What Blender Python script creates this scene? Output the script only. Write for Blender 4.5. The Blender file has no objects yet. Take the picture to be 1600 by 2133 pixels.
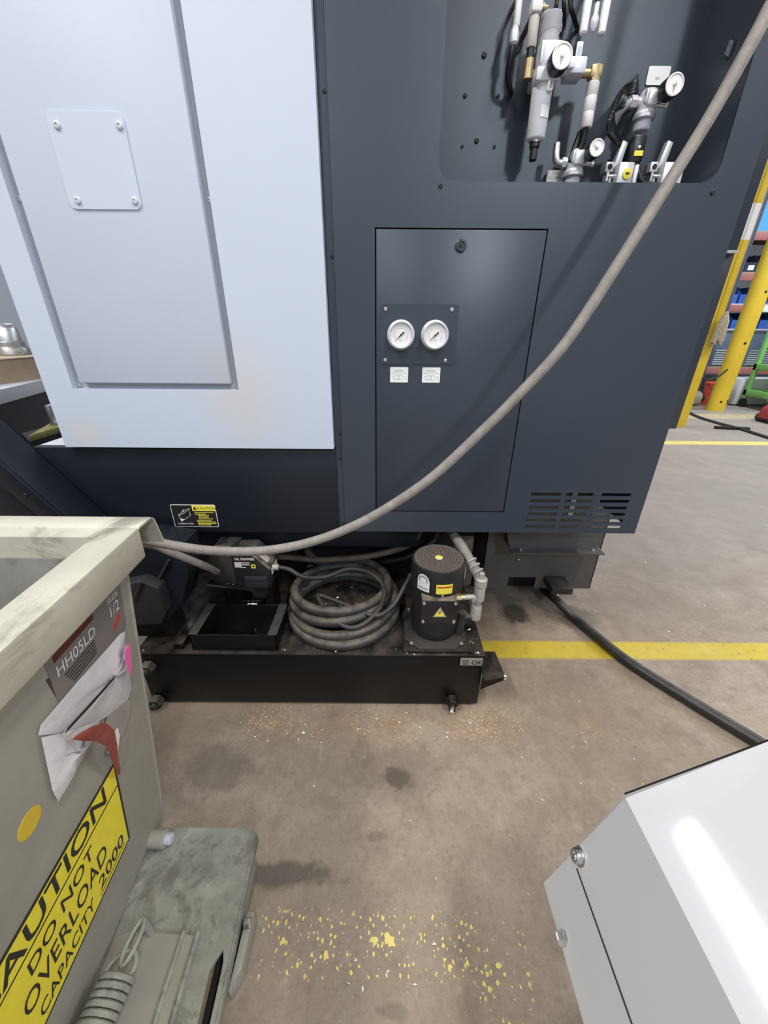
import bpy, bmesh, math, random
from mathutils import Vector, Matrix
random.seed(7)
SC = bpy.context.scene
COL = SC.collection
# ------------------------------------------------------------------ camera
H = 1.22
TH = math.atan(800/1674.); RHO = math.radians(.45); FPX = 800.
F_ = Vector((0, math.cos(TH), -math.sin(TH))); U0 = Vector((0, math.sin(TH), math.cos(TH))); R0 = Vector((1, 0, 0))
R_ = R0*math.cos(RHO)+U0*math.sin(RHO); U_ = U0*math.cos(RHO)-R0*math.sin(RHO)
CAM = Vector((0, 0, H))
cd = bpy.data.cameras.new('camera'); cam = bpy.data.objects.new('camera', cd); COL.objects.link(cam)
cd.sensor_fit = 'HORIZONTAL'; cd.sensor_width = 36; cd.lens = FPX/1600*36; cd.clip_start = .02; cd.clip_end = 100
m = Matrix((R_, U_, -F_)).transposed().to_4x4(); m.translation = CAM; cam.matrix_world = m
SC.camera = cam
SC.view_settings.view_transform = 'Standard'; SC.view_settings.look = 'None'
SC.view_settings.exposure = 0.0; SC.view_settings.gamma = 1; SC.view_settings.use_curve_mapping = False
# ------------------------------------------------------------------ world and lights
w = bpy.data.worlds.new('hall_air'); SC.world = w; w.use_nodes = True
w.node_tree.nodes['Background'].inputs[0].default_value = (.75, .82, 1, 1); w.node_tree.nodes['Background'].inputs[1].default_value = .15
def area(name, loc, sx, sy, power, col=(1, .98, .96), aim=None):
    l = bpy.data.lights.new(name, 'AREA'); l.shape = 'RECTANGLE'; l.size = sx; l.size_y = sy; l.energy = power; l.color = col
    o = bpy.data.objects.new(name, l); COL.objects.link(o); o.location = loc
    if aim: o.rotation_euler = (Vector(aim)-Vector(loc)).to_track_quat('-Z', 'Y').to_euler()
    return o
COOL, WARM = (.74, .87, 1.0), (1.0, .95, .88)
LAMPS = [(1.2, -.7, 4.4, 95, WARM), (-1.9, -.7, 4.4, 130, WARM), (2.2, -4.8, 4.4, 245, COOL), (-1.9, -4.8, 4.4, 110, COOL), (5.2, 2.4, 4.4, 120, WARM),
         (5.6, 5.6, 4.4, 150, COOL), (-3.05, 1.45, 4.4, 60, COOL), (-4.2, 6.5, 4.4, 120, COOL), (1.5, 6.5, 4.4, 120, COOL), (8.5, 5.0, 4.4, 140, COOL), (5.2, -1.2, 4.4, 90, WARM)]
for (x, y, z, p, c_) in LAMPS: area('lamp_light', (x, y, z-.06), .3, 1.5, p, c_)

# ------------------------------------------------------------------ helpers
def ray(px, py): return F_+R_*((px-800)/FPX)+U_*((1066.5-py)/FPX)
def at(px, py, Y=None, Z=None, X=None):
    d = ray(px, py)
    t = Y/d.y if Y is not None else ((Z-H)/d.z if Z is not None else X/d.x)
    return CAM+d*t
def nb(): return bmesh.new()
def box(bm, x0, x1, y0, y1, z0, z1, bv=0, seg=2):
    r = bmesh.ops.create_cube(bm, size=1)['verts']
    for v in r: v.co = Vector(((x0+x1)/2+v.co.x*(x1-x0), (y0+y1)/2+v.co.y*(y1-y0), (z0+z1)/2+v.co.z*(z1-z0)))
    if bv: bmesh.ops.bevel(bm, geom=list({e for v in r for e in v.link_edges}), offset=bv, segments=seg, affect='EDGES', profile=.5)
    return bm
def obox(bm, c, ax, ay, az, sx, sy, sz, bv=0):
    r = bmesh.ops.create_cube(bm, size=1)['verts']
    for v in r: v.co = Vector(c)+Vector(ax)*(v.co.x*sx)+Vector(ay)*(v.co.y*sy)+Vector(az)*(v.co.z*sz)
    if bv: bmesh.ops.bevel(bm, geom=list({e for v in r for e in v.link_edges}), offset=bv, segments=2, affect='EDGES', profile=.5)
    return bm
def frame(d):
    d = Vector(d).normalized(); a = Vector((0, 0, 1)) if abs(d.z) < .9 else Vector((1, 0, 0))
    u = d.cross(a).normalized(); return d, u, d.cross(u).normalized()
def lathe(bm, p, axis, prof, seg=20, cap=True):
    d, u, v = frame(axis); p = Vector(p); rings = []
    for (r, h) in prof:
        rings.append([bm.verts.new(p+d*h+(u*math.cos(2*math.pi*i/seg)+v*math.sin(2*math.pi*i/seg))*max(r, 1e-5)) for i in range(seg)])
    for a, b in zip(rings, rings[1:]):
        for i in range(seg): bm.faces.new((a[i], a[(i+1) % seg], b[(i+1) % seg], b[i]))
    if cap: bm.faces.new(rings[0][::-1]); bm.faces.new(rings[-1])
    return bm
def cyl(bm, p0, p1, r0, r1=None, seg=18, ch=0):
    p0 = Vector(p0); p1 = Vector(p1); L = (p1-p0).length; r1 = r0 if r1 is None else r1
    prof = [(r0, 0), (r1, L)] if not ch else [(r0-ch, 0), (r0, ch), (r1, L-ch), (r1-ch, L)]
    return lathe(bm, p0, p1-p0, prof, seg)
def spline(pts, n=8):
    P = [Vector(p) for p in pts]; P = [P[0]*2-P[1]]+P+[P[-1]*2-P[-2]]; out = []
    for i in range(1, len(P)-2):
        a, b, c, d = P[i-1:i+3]
        for k in range(n):
            t = k/n; out.append(.5*((2*b)+(c-a)*t+(2*a-5*b+4*c-d)*t*t+(3*b-a-3*c+d)*t**3))
    out.append(P[-2]); return out
def tube(bm, pts, r, seg=10, n=8, smooth=True):
    P = spline(pts, n) if smooth else [Vector(p) for p in pts]
    rings = []; up = None
    for i, p in enumerate(P):
        d = (P[min(i+1, len(P)-1)]-P[max(i-1, 0)]).normalized()
        if up is None: _, up, _ = frame(d)
        u = (up-d*up.dot(d)).normalized(); up = u; v = d.cross(u)
        rings.append([bm.verts.new(p+(u*math.cos(2*math.pi*k/seg)+v*math.sin(2*math.pi*k/seg))*r) for k in range(seg)])
    for a, b in zip(rings, rings[1:]):
        for i in range(seg): bm.faces.new((a[i], a[(i+1) % seg], b[(i+1) % seg], b[i]))
    bm.faces.new(rings[0][::-1]); bm.faces.new(rings[-1]); return bm
def prism(bm, poly, vec, bv=0):
    vs = [bm.verts.new(Vector(p)) for p in poly]; f = bm.faces.new(vs)
    r = bmesh.ops.extrude_face_region(bm, geom=[f]); nv = [g for g in r['geom'] if isinstance(g, bmesh.types.BMVert)]
    for v in nv: v.co += Vector(vec)
    if bv: bmesh.ops.bevel(bm, geom=list({e for v in vs+nv for e in v.link_edges}), offset=bv, segments=2, affect='EDGES', profile=.5)
    return bm
def rrect(x0, x1, z0, z1, r, n=5):
    out = []
    for cx, cz, a in ((x1-r, z1-r, 0), (x0+r, z1-r, 90), (x0+r, z0+r, 180), (x1-r, z0+r, 270)):
        for k in range(n+1):
            t = math.radians(a+90*k/n); out.append((cx+r*math.cos(t), cz+r*math.sin(t)))
    return out
def plate(bm, outer, holes, fn, vec):
    """flat sheet with holes: loops are 2D, fn maps (a,b)->3D, vec is the thickness"""
    es = []; allv = []
    for lp in [outer]+list(holes):
        vs = [bm.verts.new(fn(a, b)) for a, b in lp]; allv += vs
        es += [bm.edges.new((vs[i], vs[(i+1) % len(vs)])) for i in range(len(vs))]
    fs = [g for g in bmesh.ops.triangle_fill(bm, use_beauty=True, use_dissolve=False, edges=es)['geom'] if isinstance(g, bmesh.types.BMFace)]
    r = bmesh.ops.extrude_face_region(bm, geom=fs)
    for g in r['geom']:
        if isinstance(g, bmesh.types.BMVert): g.co += Vector(vec)
    return bm
def finish(bm, ang=38):
    bmesh.ops.recalc_face_normals(bm, faces=bm.faces)
    ca = math.radians(ang)
    for f in bm.faces: f.smooth = True
    for e in bm.edges:
        e.smooth = len(e.link_faces) == 2 and e.calc_face_angle(0) < ca
def mk(name, bm, mat, parent=None, ang=38, bev=0):
    finish(bm, ang)
    me = bpy.data.meshes.new(name); bm.to_mesh(me); bm.free()
    return lk(name, me, mat, parent)
def lk(name, me, mat, parent=None):
    if mat and not me.materials: me.materials.append(mat)
    o = bpy.data.objects.new(name, me); COL.objects.link(o); par(o, parent); return o
def par(o, p):
    if p is None: return
    o.parent = p
    if p.type == 'EMPTY': o.matrix_parent_inverse = Matrix.Translation(-p.location)
def tag(o, label, cat, group=None):
    o['label'] = label; o['category'] = cat
    if group: o['group'] = group
    return o
def thing(name, loc, label, cat, group=None):
    o = bpy.data.objects.new(name, None); COL.objects.link(o); o.location = loc; o.empty_display_size = .05
    return tag(o, label, cat, group)
def structure(o): o['kind'] = 'structure'; return o
def text(name, s, org, xd, yd, size, mat, parent, align='LEFT', sx=1.0, off=0):
    cu = bpy.data.curves.new('t', 'FONT'); cu.body = s; cu.size = size; cu.align_x = align; cu.resolution_u = 3; cu.offset = off
    o = bpy.data.objects.new('t', cu); COL.objects.link(o); dg = bpy.context.evaluated_depsgraph_get()
    me = bpy.data.meshes.new_from_object(o.evaluated_get(dg)); bpy.data.objects.remove(o); me.materials.clear()
    xd = Vector(xd).normalized()*sx; yd = Vector(yd).normalized()
    for v in me.vertices: v.co = Vector(org)+xd*v.co.x+yd*v.co.y
    me.name = name
    return lk(name, me, mat, parent)
def quad_decal(name, c, xd, yd, w_, h_, mat, parent, th=.0012, rad=0):
    xd = Vector(xd).normalized(); yd = Vector(yd).normalized(); n = xd.cross(yd).normalized(); bm = nb()
    lp = rrect(-w_/2, w_/2, -h_/2, h_/2, rad, 3) if rad else [(-w_/2, -h_/2), (w_/2, -h_/2), (w_/2, h_/2), (-w_/2, h_/2)]
    prism(bm, [Vector(c)+xd*a+yd*b for a, b in lp], n*th)
    return mk(name, bm, mat, parent)

# ------------------------------------------------------------------ materials
def mat(name, col, rough=.5, metal=0, var=0, vscale=8, bump=0, bscale=60, dust=None, spec=.5, emit=0, alpha=1, coat=0):
    m_ = bpy.data.materials.new(name); m_.use_nodes = True; nt = m_.node_tree; b = nt.nodes['Principled BSDF']
    b.inputs['Base Color'].default_value = (*col, 1); b.inputs['Roughness'].default_value = rough; b.inputs['Metallic'].default_value = metal
    b.inputs['Specular IOR Level'].default_value = spec
    if coat: b.inputs['Coat Weight'].default_value = coat; b.inputs['Coat Roughness'].default_value = .08
    if alpha < 1: b.inputs['Alpha'].default_value = alpha
    if emit: b.inputs['Emission Color'].default_value = (*col, 1); b.inputs['Emission Strength'].default_value = emit
    N = nt.nodes; L = nt.links
    if var or bump or dust: geo = N.new('ShaderNodeNewGeometry')
    src = None
    if var:
        n = N.new('ShaderNodeTexNoise'); n.inputs['Scale'].default_value = vscale; n.inputs['Detail'].default_value = 6; n.inputs['Roughness'].default_value = .65
        L.new(geo.outputs['Position'], n.inputs['Vector'])
        r = N.new('ShaderNodeValToRGB'); r.color_ramp.elements[0].position = .3; r.color_ramp.elements[1].position = .7
        r.color_ramp.elements[0].color = (*[c*(1-var) for c in col], 1); r.color_ramp.elements[1].color = (*[min(1, c*(1+var)) for c in col], 1)
        L.new(n.outputs['Fac'], r.inputs['Fac']); src = r.outputs['Color']
    if dust:   # settled dust on upward faces, blotchy
        dc, amt = dust
        sp = N.new('ShaderNodeSeparateXYZ'); L.new(geo.outputs['Normal'], sp.inputs[0])
        mr = N.new('ShaderNodeMapRange'); mr.inputs[1].default_value = .25; mr.inputs[2].default_value = .95; L.new(sp.outputs['Z'], mr.inputs[0])
        n2 = N.new('ShaderNodeTexNoise'); n2.inputs['Scale'].default_value = 22; n2.inputs['Detail'].default_value = 5; L.new(geo.outputs['Position'], n2.inputs['Vector'])
        m2 = N.new('ShaderNodeMapRange'); m2.inputs[1].default_value = .3; m2.inputs[2].default_value = .65; m2.inputs[4].default_value = amt; L.new(n2.outputs['Fac'], m2.inputs[0])
        mu = N.new('ShaderNodeMath'); mu.operation = 'MULTIPLY'; L.new(mr.outputs[0], mu.inputs[0]); L.new(m2.outputs[0], mu.inputs[1])
        mx = N.new('ShaderNodeMix'); mx.data_type = 'RGBA'; L.new(mu.outputs[0], mx.inputs[0])
        if src: L.new(src, mx.inputs[6])
        else: mx.inputs[6].default_value = (*col, 1)
        mx.inputs[7].default_value = (*dc, 1); src = mx.outputs[2]
    if src: L.new(src, b.inputs['Base Color'])
    if bump:
        n = N.new('ShaderNodeTexNoise'); n.inputs['Scale'].default_value = bscale; n.inputs['Detail'].default_value = 3; L.new(geo.outputs['Position'], n.inputs['Vector'])
        bp = N.new('ShaderNodeBump'); bp.inputs['Strength'].default_value = bump; bp.inputs['Distance'].default_value = .002
        L.new(n.outputs['Fac'], bp.inputs['Height']); L.new(bp.outputs[0], b.inputs['Normal'])
    return m_
DUST = (.30, .25, .20)
M = dict(
    white=mat('white_powder_coat', (.545, .60, .715), .42, var=.02, vscale=2, bump=.03, bscale=900),
    face=mat('charcoal_powder_coat', (.031, .042, .061), .34, bump=.08, bscale=1400, spec=.62),
    navy=mat('dark_navy_paint', (.009, .012, .019), .40, bump=.06, bscale=900, spec=.4),
    black=mat('black_painted_steel', (.016, .016, .018), .42, dust=(DUST, .12), bump=.05, bscale=400),
    tank=mat('black_tank_paint', (.007, .0068, .0075), .38, var=.15, vscale=20, dust=((.10, .08, .065), .55), spec=.28),
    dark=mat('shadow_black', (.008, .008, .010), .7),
    groove=mat('grey_channel', (.42, .43, .47), .5),
    chrome=mat('bright_steel', (.72, .72, .73), .22, metal=1),
    steel=mat('dull_steel', (.55, .54, .53), .38, metal=.9, var=.15, vscale=60),
    alu=mat('cast_aluminium', (.62, .62, .64), .42, metal=.6),
    zinc=mat('zinc_knob', (.50, .52, .58), .5),
    silverp=mat('silver_paint', (.66, .68, .74), .38, metal=.25),
    dialw=mat('dial_white', (.82, .80, .80), .35),
    blackp=mat('black_plastic', (.012, .012, .014), .35),
    hose=mat('black_rubber', (.035, .034, .034), .5, var=.35, vscale=30, dust=((.20, .165, .125), .75)),
    cord=mat('black_cord', (.03, .031, .033), .48, dust=((.12, .11, .10), .4)),
    ghose=mat('grey_dusty_hose', (.24, .215, .195), .62, var=.22, vscale=45, bump=.3, bscale=300),
    brownhose=mat('brown_stained_hose', (.12, .092, .066), .6, var=.4, vscale=14),
    floorcable=mat('black_floor_cable', (.022, .022, .024), .42, dust=((.10, .09, .085), .5)),
    brass=mat('tarnished_brass', (.45, .35, .19), .42, metal=.8, var=.2, vscale=60),
    hop=mat('grey_green_hopper_paint', (.31, .295, .255), .48, var=.13, vscale=5, bump=.08, bscale=150),
    basep=mat('worn_base_paint', (.27, .275, .235), .5, var=.25, vscale=18, bump=.5, bscale=90),
    yellow=mat('sign_yellow', (.85, .72, .035), .42, var=.06, vscale=40),
    ink=mat('black_ink', (.012, .012, .012), .5),
    paper=mat('white_label', (.80, .80, .80), .45),
    yl=mat('label_yellow', (.85, .72, .08), .45),
    greytxt=mat('grey_print', (.35, .33, .33), .5),
    whitetxt=mat('white_print', (.75, .75, .75), .5),
    red=mat('label_red', (.55, .05, .03), .5),
    plateg=mat('name_plate_grey', (.26, .235, .225), .4, metal=.3),
    maroon=mat('name_plate_maroon', (.10, .025, .02), .45),
    pouch=mat('clear_pouch_film', (.84, .82, .86), .18, alpha=.72, var=.08, vscale=25, bump=.9, bscale=38),
    pinkp=mat('pink_tape', (.85, .16, .45), .5),
    redtag=mat('red_brown_tag', (.28, .06, .045), .5, var=.25, vscale=60),
    gloss=mat('gloss_white_enamel', (.58, .57, .59), .07),
    yelpost=mat('yellow_post_paint', (.68, .47, .03), .45, var=.08, vscale=6),
    whpost=mat('white_band_paint', (.8, .8, .78), .5),
    wall=mat('wall_paint', (.55, .56, .58), .8, var=.05, vscale=1),
    ceil=mat('ceiling_panel', (.74, .78, .84), .85),
    card=mat('cardboard', (.42, .30, .20), .8, var=.08, vscale=20),
    beam=mat('rack_beam_red', (.36, .13, .12), .5),
    rackg=mat('rack_upright', (.10, .11, .16), .5),
    bblue=mat('blue_bin_plastic', (.05, .12, .42), .4, var=.2, vscale=8),
    bdark=mat('dark_bin_plastic', (.025, .03, .05), .45),
    crate=mat('slate_crate_plastic', (.10, .13, .20), .45),
    crateg=mat('grey_lattice', (.45, .46, .48), .5),
    bucket=mat('orange_red_bucket', (.68, .10, .05), .4),
    green=mat('green_cart_paint', (.19, .45, .12), .45),
    poster=mat('blue_poster', (.08, .36, .68), .5),
    ledtube=mat('lamp_diffuser', (1, 1, 1), .5, emit=4),
    wood=mat('pallet_wood', (.36, .26, .16), .8, var=.2, vscale=20),
    olive=mat('olive_strip', (.22, .19, .06), .6, var=.3, vscale=20),
    rag=mat('frayed_mop_yarn', (.40, .34, .25), .9, var=.3, vscale=40),
    greyp=mat('light_grey_paint', (.55, .55, .57), .5),
    gtube=mat('glossy_black_tube', (.012, .013, .016), .18),
    castm=mat('machined_cast_metal', (.42, .39, .37), .4, metal=.7, var=.12, vscale=30),
)
# white sheet with an oily smudge of its own shape near the bottom right of the inner panel
def add_stain(m_, c, sx, sz, col, amt):
    nt = m_.node_tree; N = nt.nodes; L = nt.links; b = N['Principled BSDF']
    g = N.new('ShaderNodeNewGeometry'); mp = N.new('ShaderNodeMapping'); mp.vector_type = 'TEXTURE'
    mp.inputs['Location'].default_value = (c[0], c[1], c[2]); mp.inputs['Scale'].default_value = (sx, 1.5, sz)
    nz = N.new('ShaderNodeTexNoise'); nz.inputs['Scale'].default_value = 7; nz.inputs['Detail'].default_value = 5
    L.new(g.outputs['Position'], nz.inputs['Vector'])
    mm = N.new('ShaderNodeVectorMath'); mm.operation = 'LENGTH'; L.new(g.outputs['Position'], mp.inputs[0]); L.new(mp.outputs[0], mm.inputs[0])
    ad = N.new('ShaderNodeMath'); ad.operation = 'MULTIPLY_ADD'; L.new(nz.outputs['Fac'], ad.inputs[0]); ad.inputs[1].default_value = 1.1; L.new(mm.outputs['Value'], ad.inputs[2])
    r = N.new('ShaderNodeMapRange'); r.interpolation_type = 'SMOOTHSTEP'; r.inputs[1].default_value = .75; r.inputs[2].default_value = 1.5; r.inputs[3].default_value = amt; r.inputs[4].default_value = 0
    L.new(ad.outputs[0], r.inputs[0])
    mx = N.new('ShaderNodeMix'); mx.data_type = 'RGBA'; L.new(r.outputs[0], mx.inputs[0])
    if b.inputs['Base Color'].links: L.new(b.inputs['Base Color'].links[0].from_socket, mx.inputs[6])
    else: mx.inputs[6].default_value = b.inputs['Base Color'].default_value
    mx.inputs[7].default_value = (*col, 1); L.new(mx.outputs[2], b.inputs['Base Color'])
add_stain(M['white'], (-.40, 1.13, 1.06), .20, .20, (.62, .56, .46), .38)
add_stain(M['white'], (-.88, 1.13, .93), .09, .07, (.64, .58, .48), .4)

# hopper rim: pale worn paint with grease streaks
rimm = mat('worn_pale_rim_paint', (.50, .48, .40), .48, var=.10, vscale=9, bump=.15, bscale=120)
def smears(m_, scale, stretch, thr, col, amt):
    nt = m_.node_tree; N = nt.nodes; L = nt.links; b = N['Principled BSDF']
    g = N.new('ShaderNodeNewGeometry'); mp = N.new('ShaderNodeMapping'); mp.inputs['Scale'].default_value = stretch; L.new(g.outputs['Position'], mp.inputs[0])
    nz = N.new('ShaderNodeTexNoise'); nz.inputs['Scale'].default_value = scale; nz.inputs['Detail'].default_value = 7; nz.inputs['Roughness'].default_value = .7; nz.inputs['Distortion'].default_value = .6
    L.new(mp.outputs[0], nz.inputs['Vector'])
    r = N.new('ShaderNodeMapRange'); r.inputs[1].default_value = thr; r.inputs[2].default_value = thr+.12; r.inputs[4].default_value = amt; L.new(nz.outputs['Fac'], r.inputs[0])
    mx = N.new('ShaderNodeMix'); mx.data_type = 'RGBA'; L.new(r.outputs[0], mx.inputs[0])
    if b.inputs['Base Color'].links: L.new(b.inputs['Base Color'].links[0].from_socket, mx.inputs[6])
    else: mx.inputs[6].default_value = b.inputs['Base Color'].default_value
    mx.inputs[7].default_value = (*col, 1); L.new(mx.outputs[2], b.inputs['Base Color'])
smears(rimm, 5, (1, 1, 2), .545, (.16, .14, .11), .75)
smears(M['basep'], 9, (1, 1, 1), .51, (.13, .12, .10), .8)
smears(M['basep'], 40, (1, 1, 1), .56, (.10, .09, .08), .6)
smears(M['basep'], 26, (1, 1, 1), .62, (.45, .44, .40), .7)
M['rim'] = rimm
hopin = mat('greasy_hopper_inside', (.20, .20, .18), .4, var=.2, vscale=6)
smears(hopin, 3.2, (1, 1, .7), .42, (.035, .035, .035), .9)

# floor: worn concrete with oil spots, a painted shadow streak and worn yellow line paint
def floor_material():
    m_ = bpy.data.materials.new('worn_concrete'); m_.use_nodes = True; nt = m_.node_tree; N = nt.nodes; L = nt.links; b = N['Principled BSDF']
    g = N.new('ShaderNodeNewGeometry'); sp = N.new('ShaderNodeSeparateXYZ'); L.new(g.outputs['Position'], sp.inputs[0])
    def noise(scale, det=6, rough=.65, stretch=None, dist=0):
        n = N.new('ShaderNodeTexNoise'); n.inputs['Scale'].default_value = scale; n.inputs['Detail'].default_value = det; n.inputs['Roughness'].default_value = rough; n.inputs['Distortion'].default_value = dist
        if stretch:
            mp = N.new('ShaderNodeMapping'); mp.inputs['Scale'].default_value = stretch; L.new(g.outputs['Position'], mp.inputs[0]); L.new(mp.outputs[0], n.inputs['Vector'])
        else: L.new(g.outputs['Position'], n.inputs['Vector'])
        return n.outputs['Fac']
    def rng(s, a, b_, c=0, d=1, smooth=False):
        r = N.new('ShaderNodeMapRange'); r.inputs[1].default_value = a; r.inputs[2].default_value = b_; r.inputs[3].default_value = c; r.inputs[4].default_value = d
        if smooth: r.interpolation_type = 'SMOOTHSTEP'
        L.new(s, r.inputs[0]); return r.outputs[0]
    def op(o, a, b_):
        n = N.new('ShaderNodeMath'); n.operation = o
        for i, v in enumerate((a, b_)):
            if isinstance(v, (int, float)): n.inputs[i].default_value = v
            else: L.new(v, n.inputs[i])
        return n.outputs[0]
    def mix(fac, a, col):
        mx = N.new('ShaderNodeMix'); mx.data_type = 'RGBA'; L.new(fac, mx.inputs[0])
        if isinstance(a, tuple): mx.inputs[6].default_value = (*a, 1)
        else: L.new(a, mx.inputs[6])
        if isinstance(col, tuple): mx.inputs[7].default_value = (*col, 1)
        else: L.new(col, mx.inputs[7])
        return mx.outputs[2]
    wob = op('MULTIPLY', op('SUBTRACT', noise(60, 4), .5), .02)
    def rect(x0, x1, y0, y1, e=.006):
        ax = op('MINIMUM', rng(op('ADD', sp.outputs['X'], wob), x0-e, x0+e), rng(op('ADD', sp.outputs['X'], wob), x1-e, x1+e, 1, 0))
        ay = op('MINIMUM', rng(op('ADD', sp.outputs['Y'], wob), y0-e, y0+e), rng(op('ADD', sp.outputs['Y'], wob), y1-e, y1+e, 1, 0))
        return op('MULTIPLY', ax, ay)
    c = mix(rng(noise(1.6), .32, .68), (.250, .198, .150), (.400, .325, .255))
    c = mix(rng(noise(9, 8, .7), .45, .72, 0, .75), c, (.20, .155, .120))
    c = mix(rng(noise(22, 6, .7, (1, .5, 1)), .55, .75, 0, .45), c, (.48, .41, .34))
    c = mix(rng(noise(5, 4, .6), .62, .74, 0, .45), c, (.15, .12, .098))
    c = mix(rng(noise(60, 8, .75), .50, .68, 0, .55), c, (.17, .13, .10))
    c = mix(rng(noise(150, 5, .7), .58, .72, 0, .5), c, (.52, .45, .38))
    c = mix(rng(noise(3.1, 7, .7), .50, .66, 0, .5), c, (.19, .145, .112))
    # greyer concrete blended in away from the work spot
    far = rng(sp.outputs['Y'], 1.2, 2.4)
    c = mix(op('MULTIPLY', far, .6), c, (.30, .262, .245))
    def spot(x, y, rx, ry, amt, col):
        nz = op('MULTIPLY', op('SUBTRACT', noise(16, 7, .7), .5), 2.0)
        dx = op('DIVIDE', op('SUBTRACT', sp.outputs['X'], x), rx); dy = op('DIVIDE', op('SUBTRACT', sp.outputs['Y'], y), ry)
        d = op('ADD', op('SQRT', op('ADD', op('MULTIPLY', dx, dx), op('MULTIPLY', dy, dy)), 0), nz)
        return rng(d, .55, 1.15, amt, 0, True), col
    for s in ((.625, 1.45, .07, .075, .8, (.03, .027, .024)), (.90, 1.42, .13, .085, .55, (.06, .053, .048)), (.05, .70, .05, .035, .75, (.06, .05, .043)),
              (-.24, .47, .14, .03, .65, (.065, .056, .05)), (.05, .72, .16, .09, .35, (.10, .085, .073)), (-.01, .55, .03, .012, .4, (.09, .075, .06)),  # first entry paints the shadow streak beside the hopper base
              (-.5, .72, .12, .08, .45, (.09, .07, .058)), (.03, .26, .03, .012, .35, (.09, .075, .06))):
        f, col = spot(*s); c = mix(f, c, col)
    # worn paint
    chips = rng(noise(75, 6, .7, (1, .75, 1), .4), .40, .46)
    solid = op('MULTIPLY', rect(.30, 3.2, 1.168, 1.264), rng(noise(38, 7, .75), .36, .41))
    c = mix(solid, c, mix(noise(25), (.46, .35, .04), (.66, .50, .055)))
    def flecks(scale, lo, hi, keep, stretch):
        mp = N.new('ShaderNodeMapping'); mp.inputs['Scale'].default_value = stretch; L.new(g.outputs['Position'], mp.inputs[0])
        dn = N.new('ShaderNodeTexNoise'); dn.inputs['Scale'].default_value = scale*1.7; dn.inputs['Detail'].default_value = 3; L.new(mp.outputs[0], dn.inputs['Vector'])
        ad = N.new('ShaderNodeVectorMath'); ad.operation = 'MULTIPLY_ADD'; L.new(dn.outputs['Color'], ad.inputs[0]); ad.inputs[1].default_value = (.9/scale,)*3; L.new(mp.outputs[0], ad.inputs[2])
        vo = N.new('ShaderNodeTexVoronoi'); vo.voronoi_dimensions = '2D'; vo.inputs['Scale'].default_value = scale; L.new(ad.outputs[0], vo.inputs['Vector'])
        sc = N.new('ShaderNodeSeparateColor'); L.new(vo.outputs['Color'], sc.inputs[0])
        size = rng(sc.outputs[0], keep, 1, lo, hi)
        return op('MULTIPLY', op('LESS_THAN', vo.outputs['Distance'], size), op('GREATER_THAN', sc.outputs[0], keep))
    fl = flecks(105, .07, .34, .48, (1, .75, 1)); fl2 = flecks(30, .10, .30, .86, (1, .9, 1))
    dens = op('GREATER_THAN', noise(9, 5), .45)
    l3 = op('MAXIMUM', rect(-.27, .315, .300, .404), rect(.20, .31, -.3, .31))
    c = mix(op('MULTIPLY', l3, op('MULTIPLY', dens, op('MAXIMUM', fl, fl2))), c, (.74, .62, .20))
    fo = flecks(170, .08, .36, .45, (1, .7, 1))
    l2 = rect(-.48, .74, .815, .925, .03)
    c = mix(op('MULTIPLY', l2, op('MULTIPLY', rng(noise(4, 5), .44, .58), fo)), c, (.80, .54, .22))
    c = mix(op('MULTIPLY', l2, rng(noise(4.5, 3), .40, .65, 0, .3)), c, (.33, .19, .10))
    far_l = op('MULTIPLY', rect(2.6, 9, 4.48, 4.64, .01), rng(noise(12, 6, .7), .33, .42))
    c = mix(far_l, c, (.66, .53, .16))
    far_2 = op('MULTIPLY', rect(3.6, 9, 6.0, 6.35, .02), rng(noise(9, 6, .7), .38, .5, 0, .6))
    c = mix(far_2, c, (.60, .48, .22))
    bits = rng(noise(240, 2, .5), .76, .80)
    c = mix(op('MULTIPLY', bits, .6), c, (.6, .55, .48))
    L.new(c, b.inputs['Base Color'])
    L.new(rng(noise(6, 6), .3, .7, .42, .68), b.inputs['Roughness']); b.inputs['Specular IOR Level'].default_value = .35
    bp = N.new('ShaderNodeBump'); bp.inputs['Strength'].default_value = .25; bp.inputs['Distance'].default_value = .003
    L.new(noise(45, 8, .7), bp.inputs['Height']); L.new(bp.outputs[0], b.inputs['Normal'])
    return m_
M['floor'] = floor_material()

# ------------------------------------------------------------------ hall shell
X0, X1, Y0, Y1, ZC = -7.0, 12.5, -7.5, 12.0, 4.6
def shell(name, *a, m='wall'): return structure(mk(name, box(nb(), *a), M[m]))
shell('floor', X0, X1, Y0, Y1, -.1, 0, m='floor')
shell('ceiling', X0, X1, Y0, Y1, ZC, ZC+.1, m='ceil')
shell('wall_left', X0-.15, X0, Y0, Y1, 0, ZC); shell('wall_right', X1, X1+.15, Y0, Y1, 0, ZC)
shell('wall_back', X0, X1, Y1, Y1+.15, 0, ZC); shell('wall_front', X0, X1, Y0-.15, Y0, 0, ZC)
for i, (x, y, z, p, c_) in enumerate(LAMPS):
    t = thing('ceiling_lamp', (x, y, z), 'long white ceiling lamp hanging over the hall floor', 'lamp', 'ceiling lamps of the hall')
    mk('housing', box(nb(), x-.18, x+.18, y-.8, y+.8, z, z+.07, .01), M['greyp'], t)
    for s in (-.6, .6): mk('hanger', cyl(nb(), (x, y+s, z+.07), (x, y+s, ZC), .006, seg=6), M['steel'], t)

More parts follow.
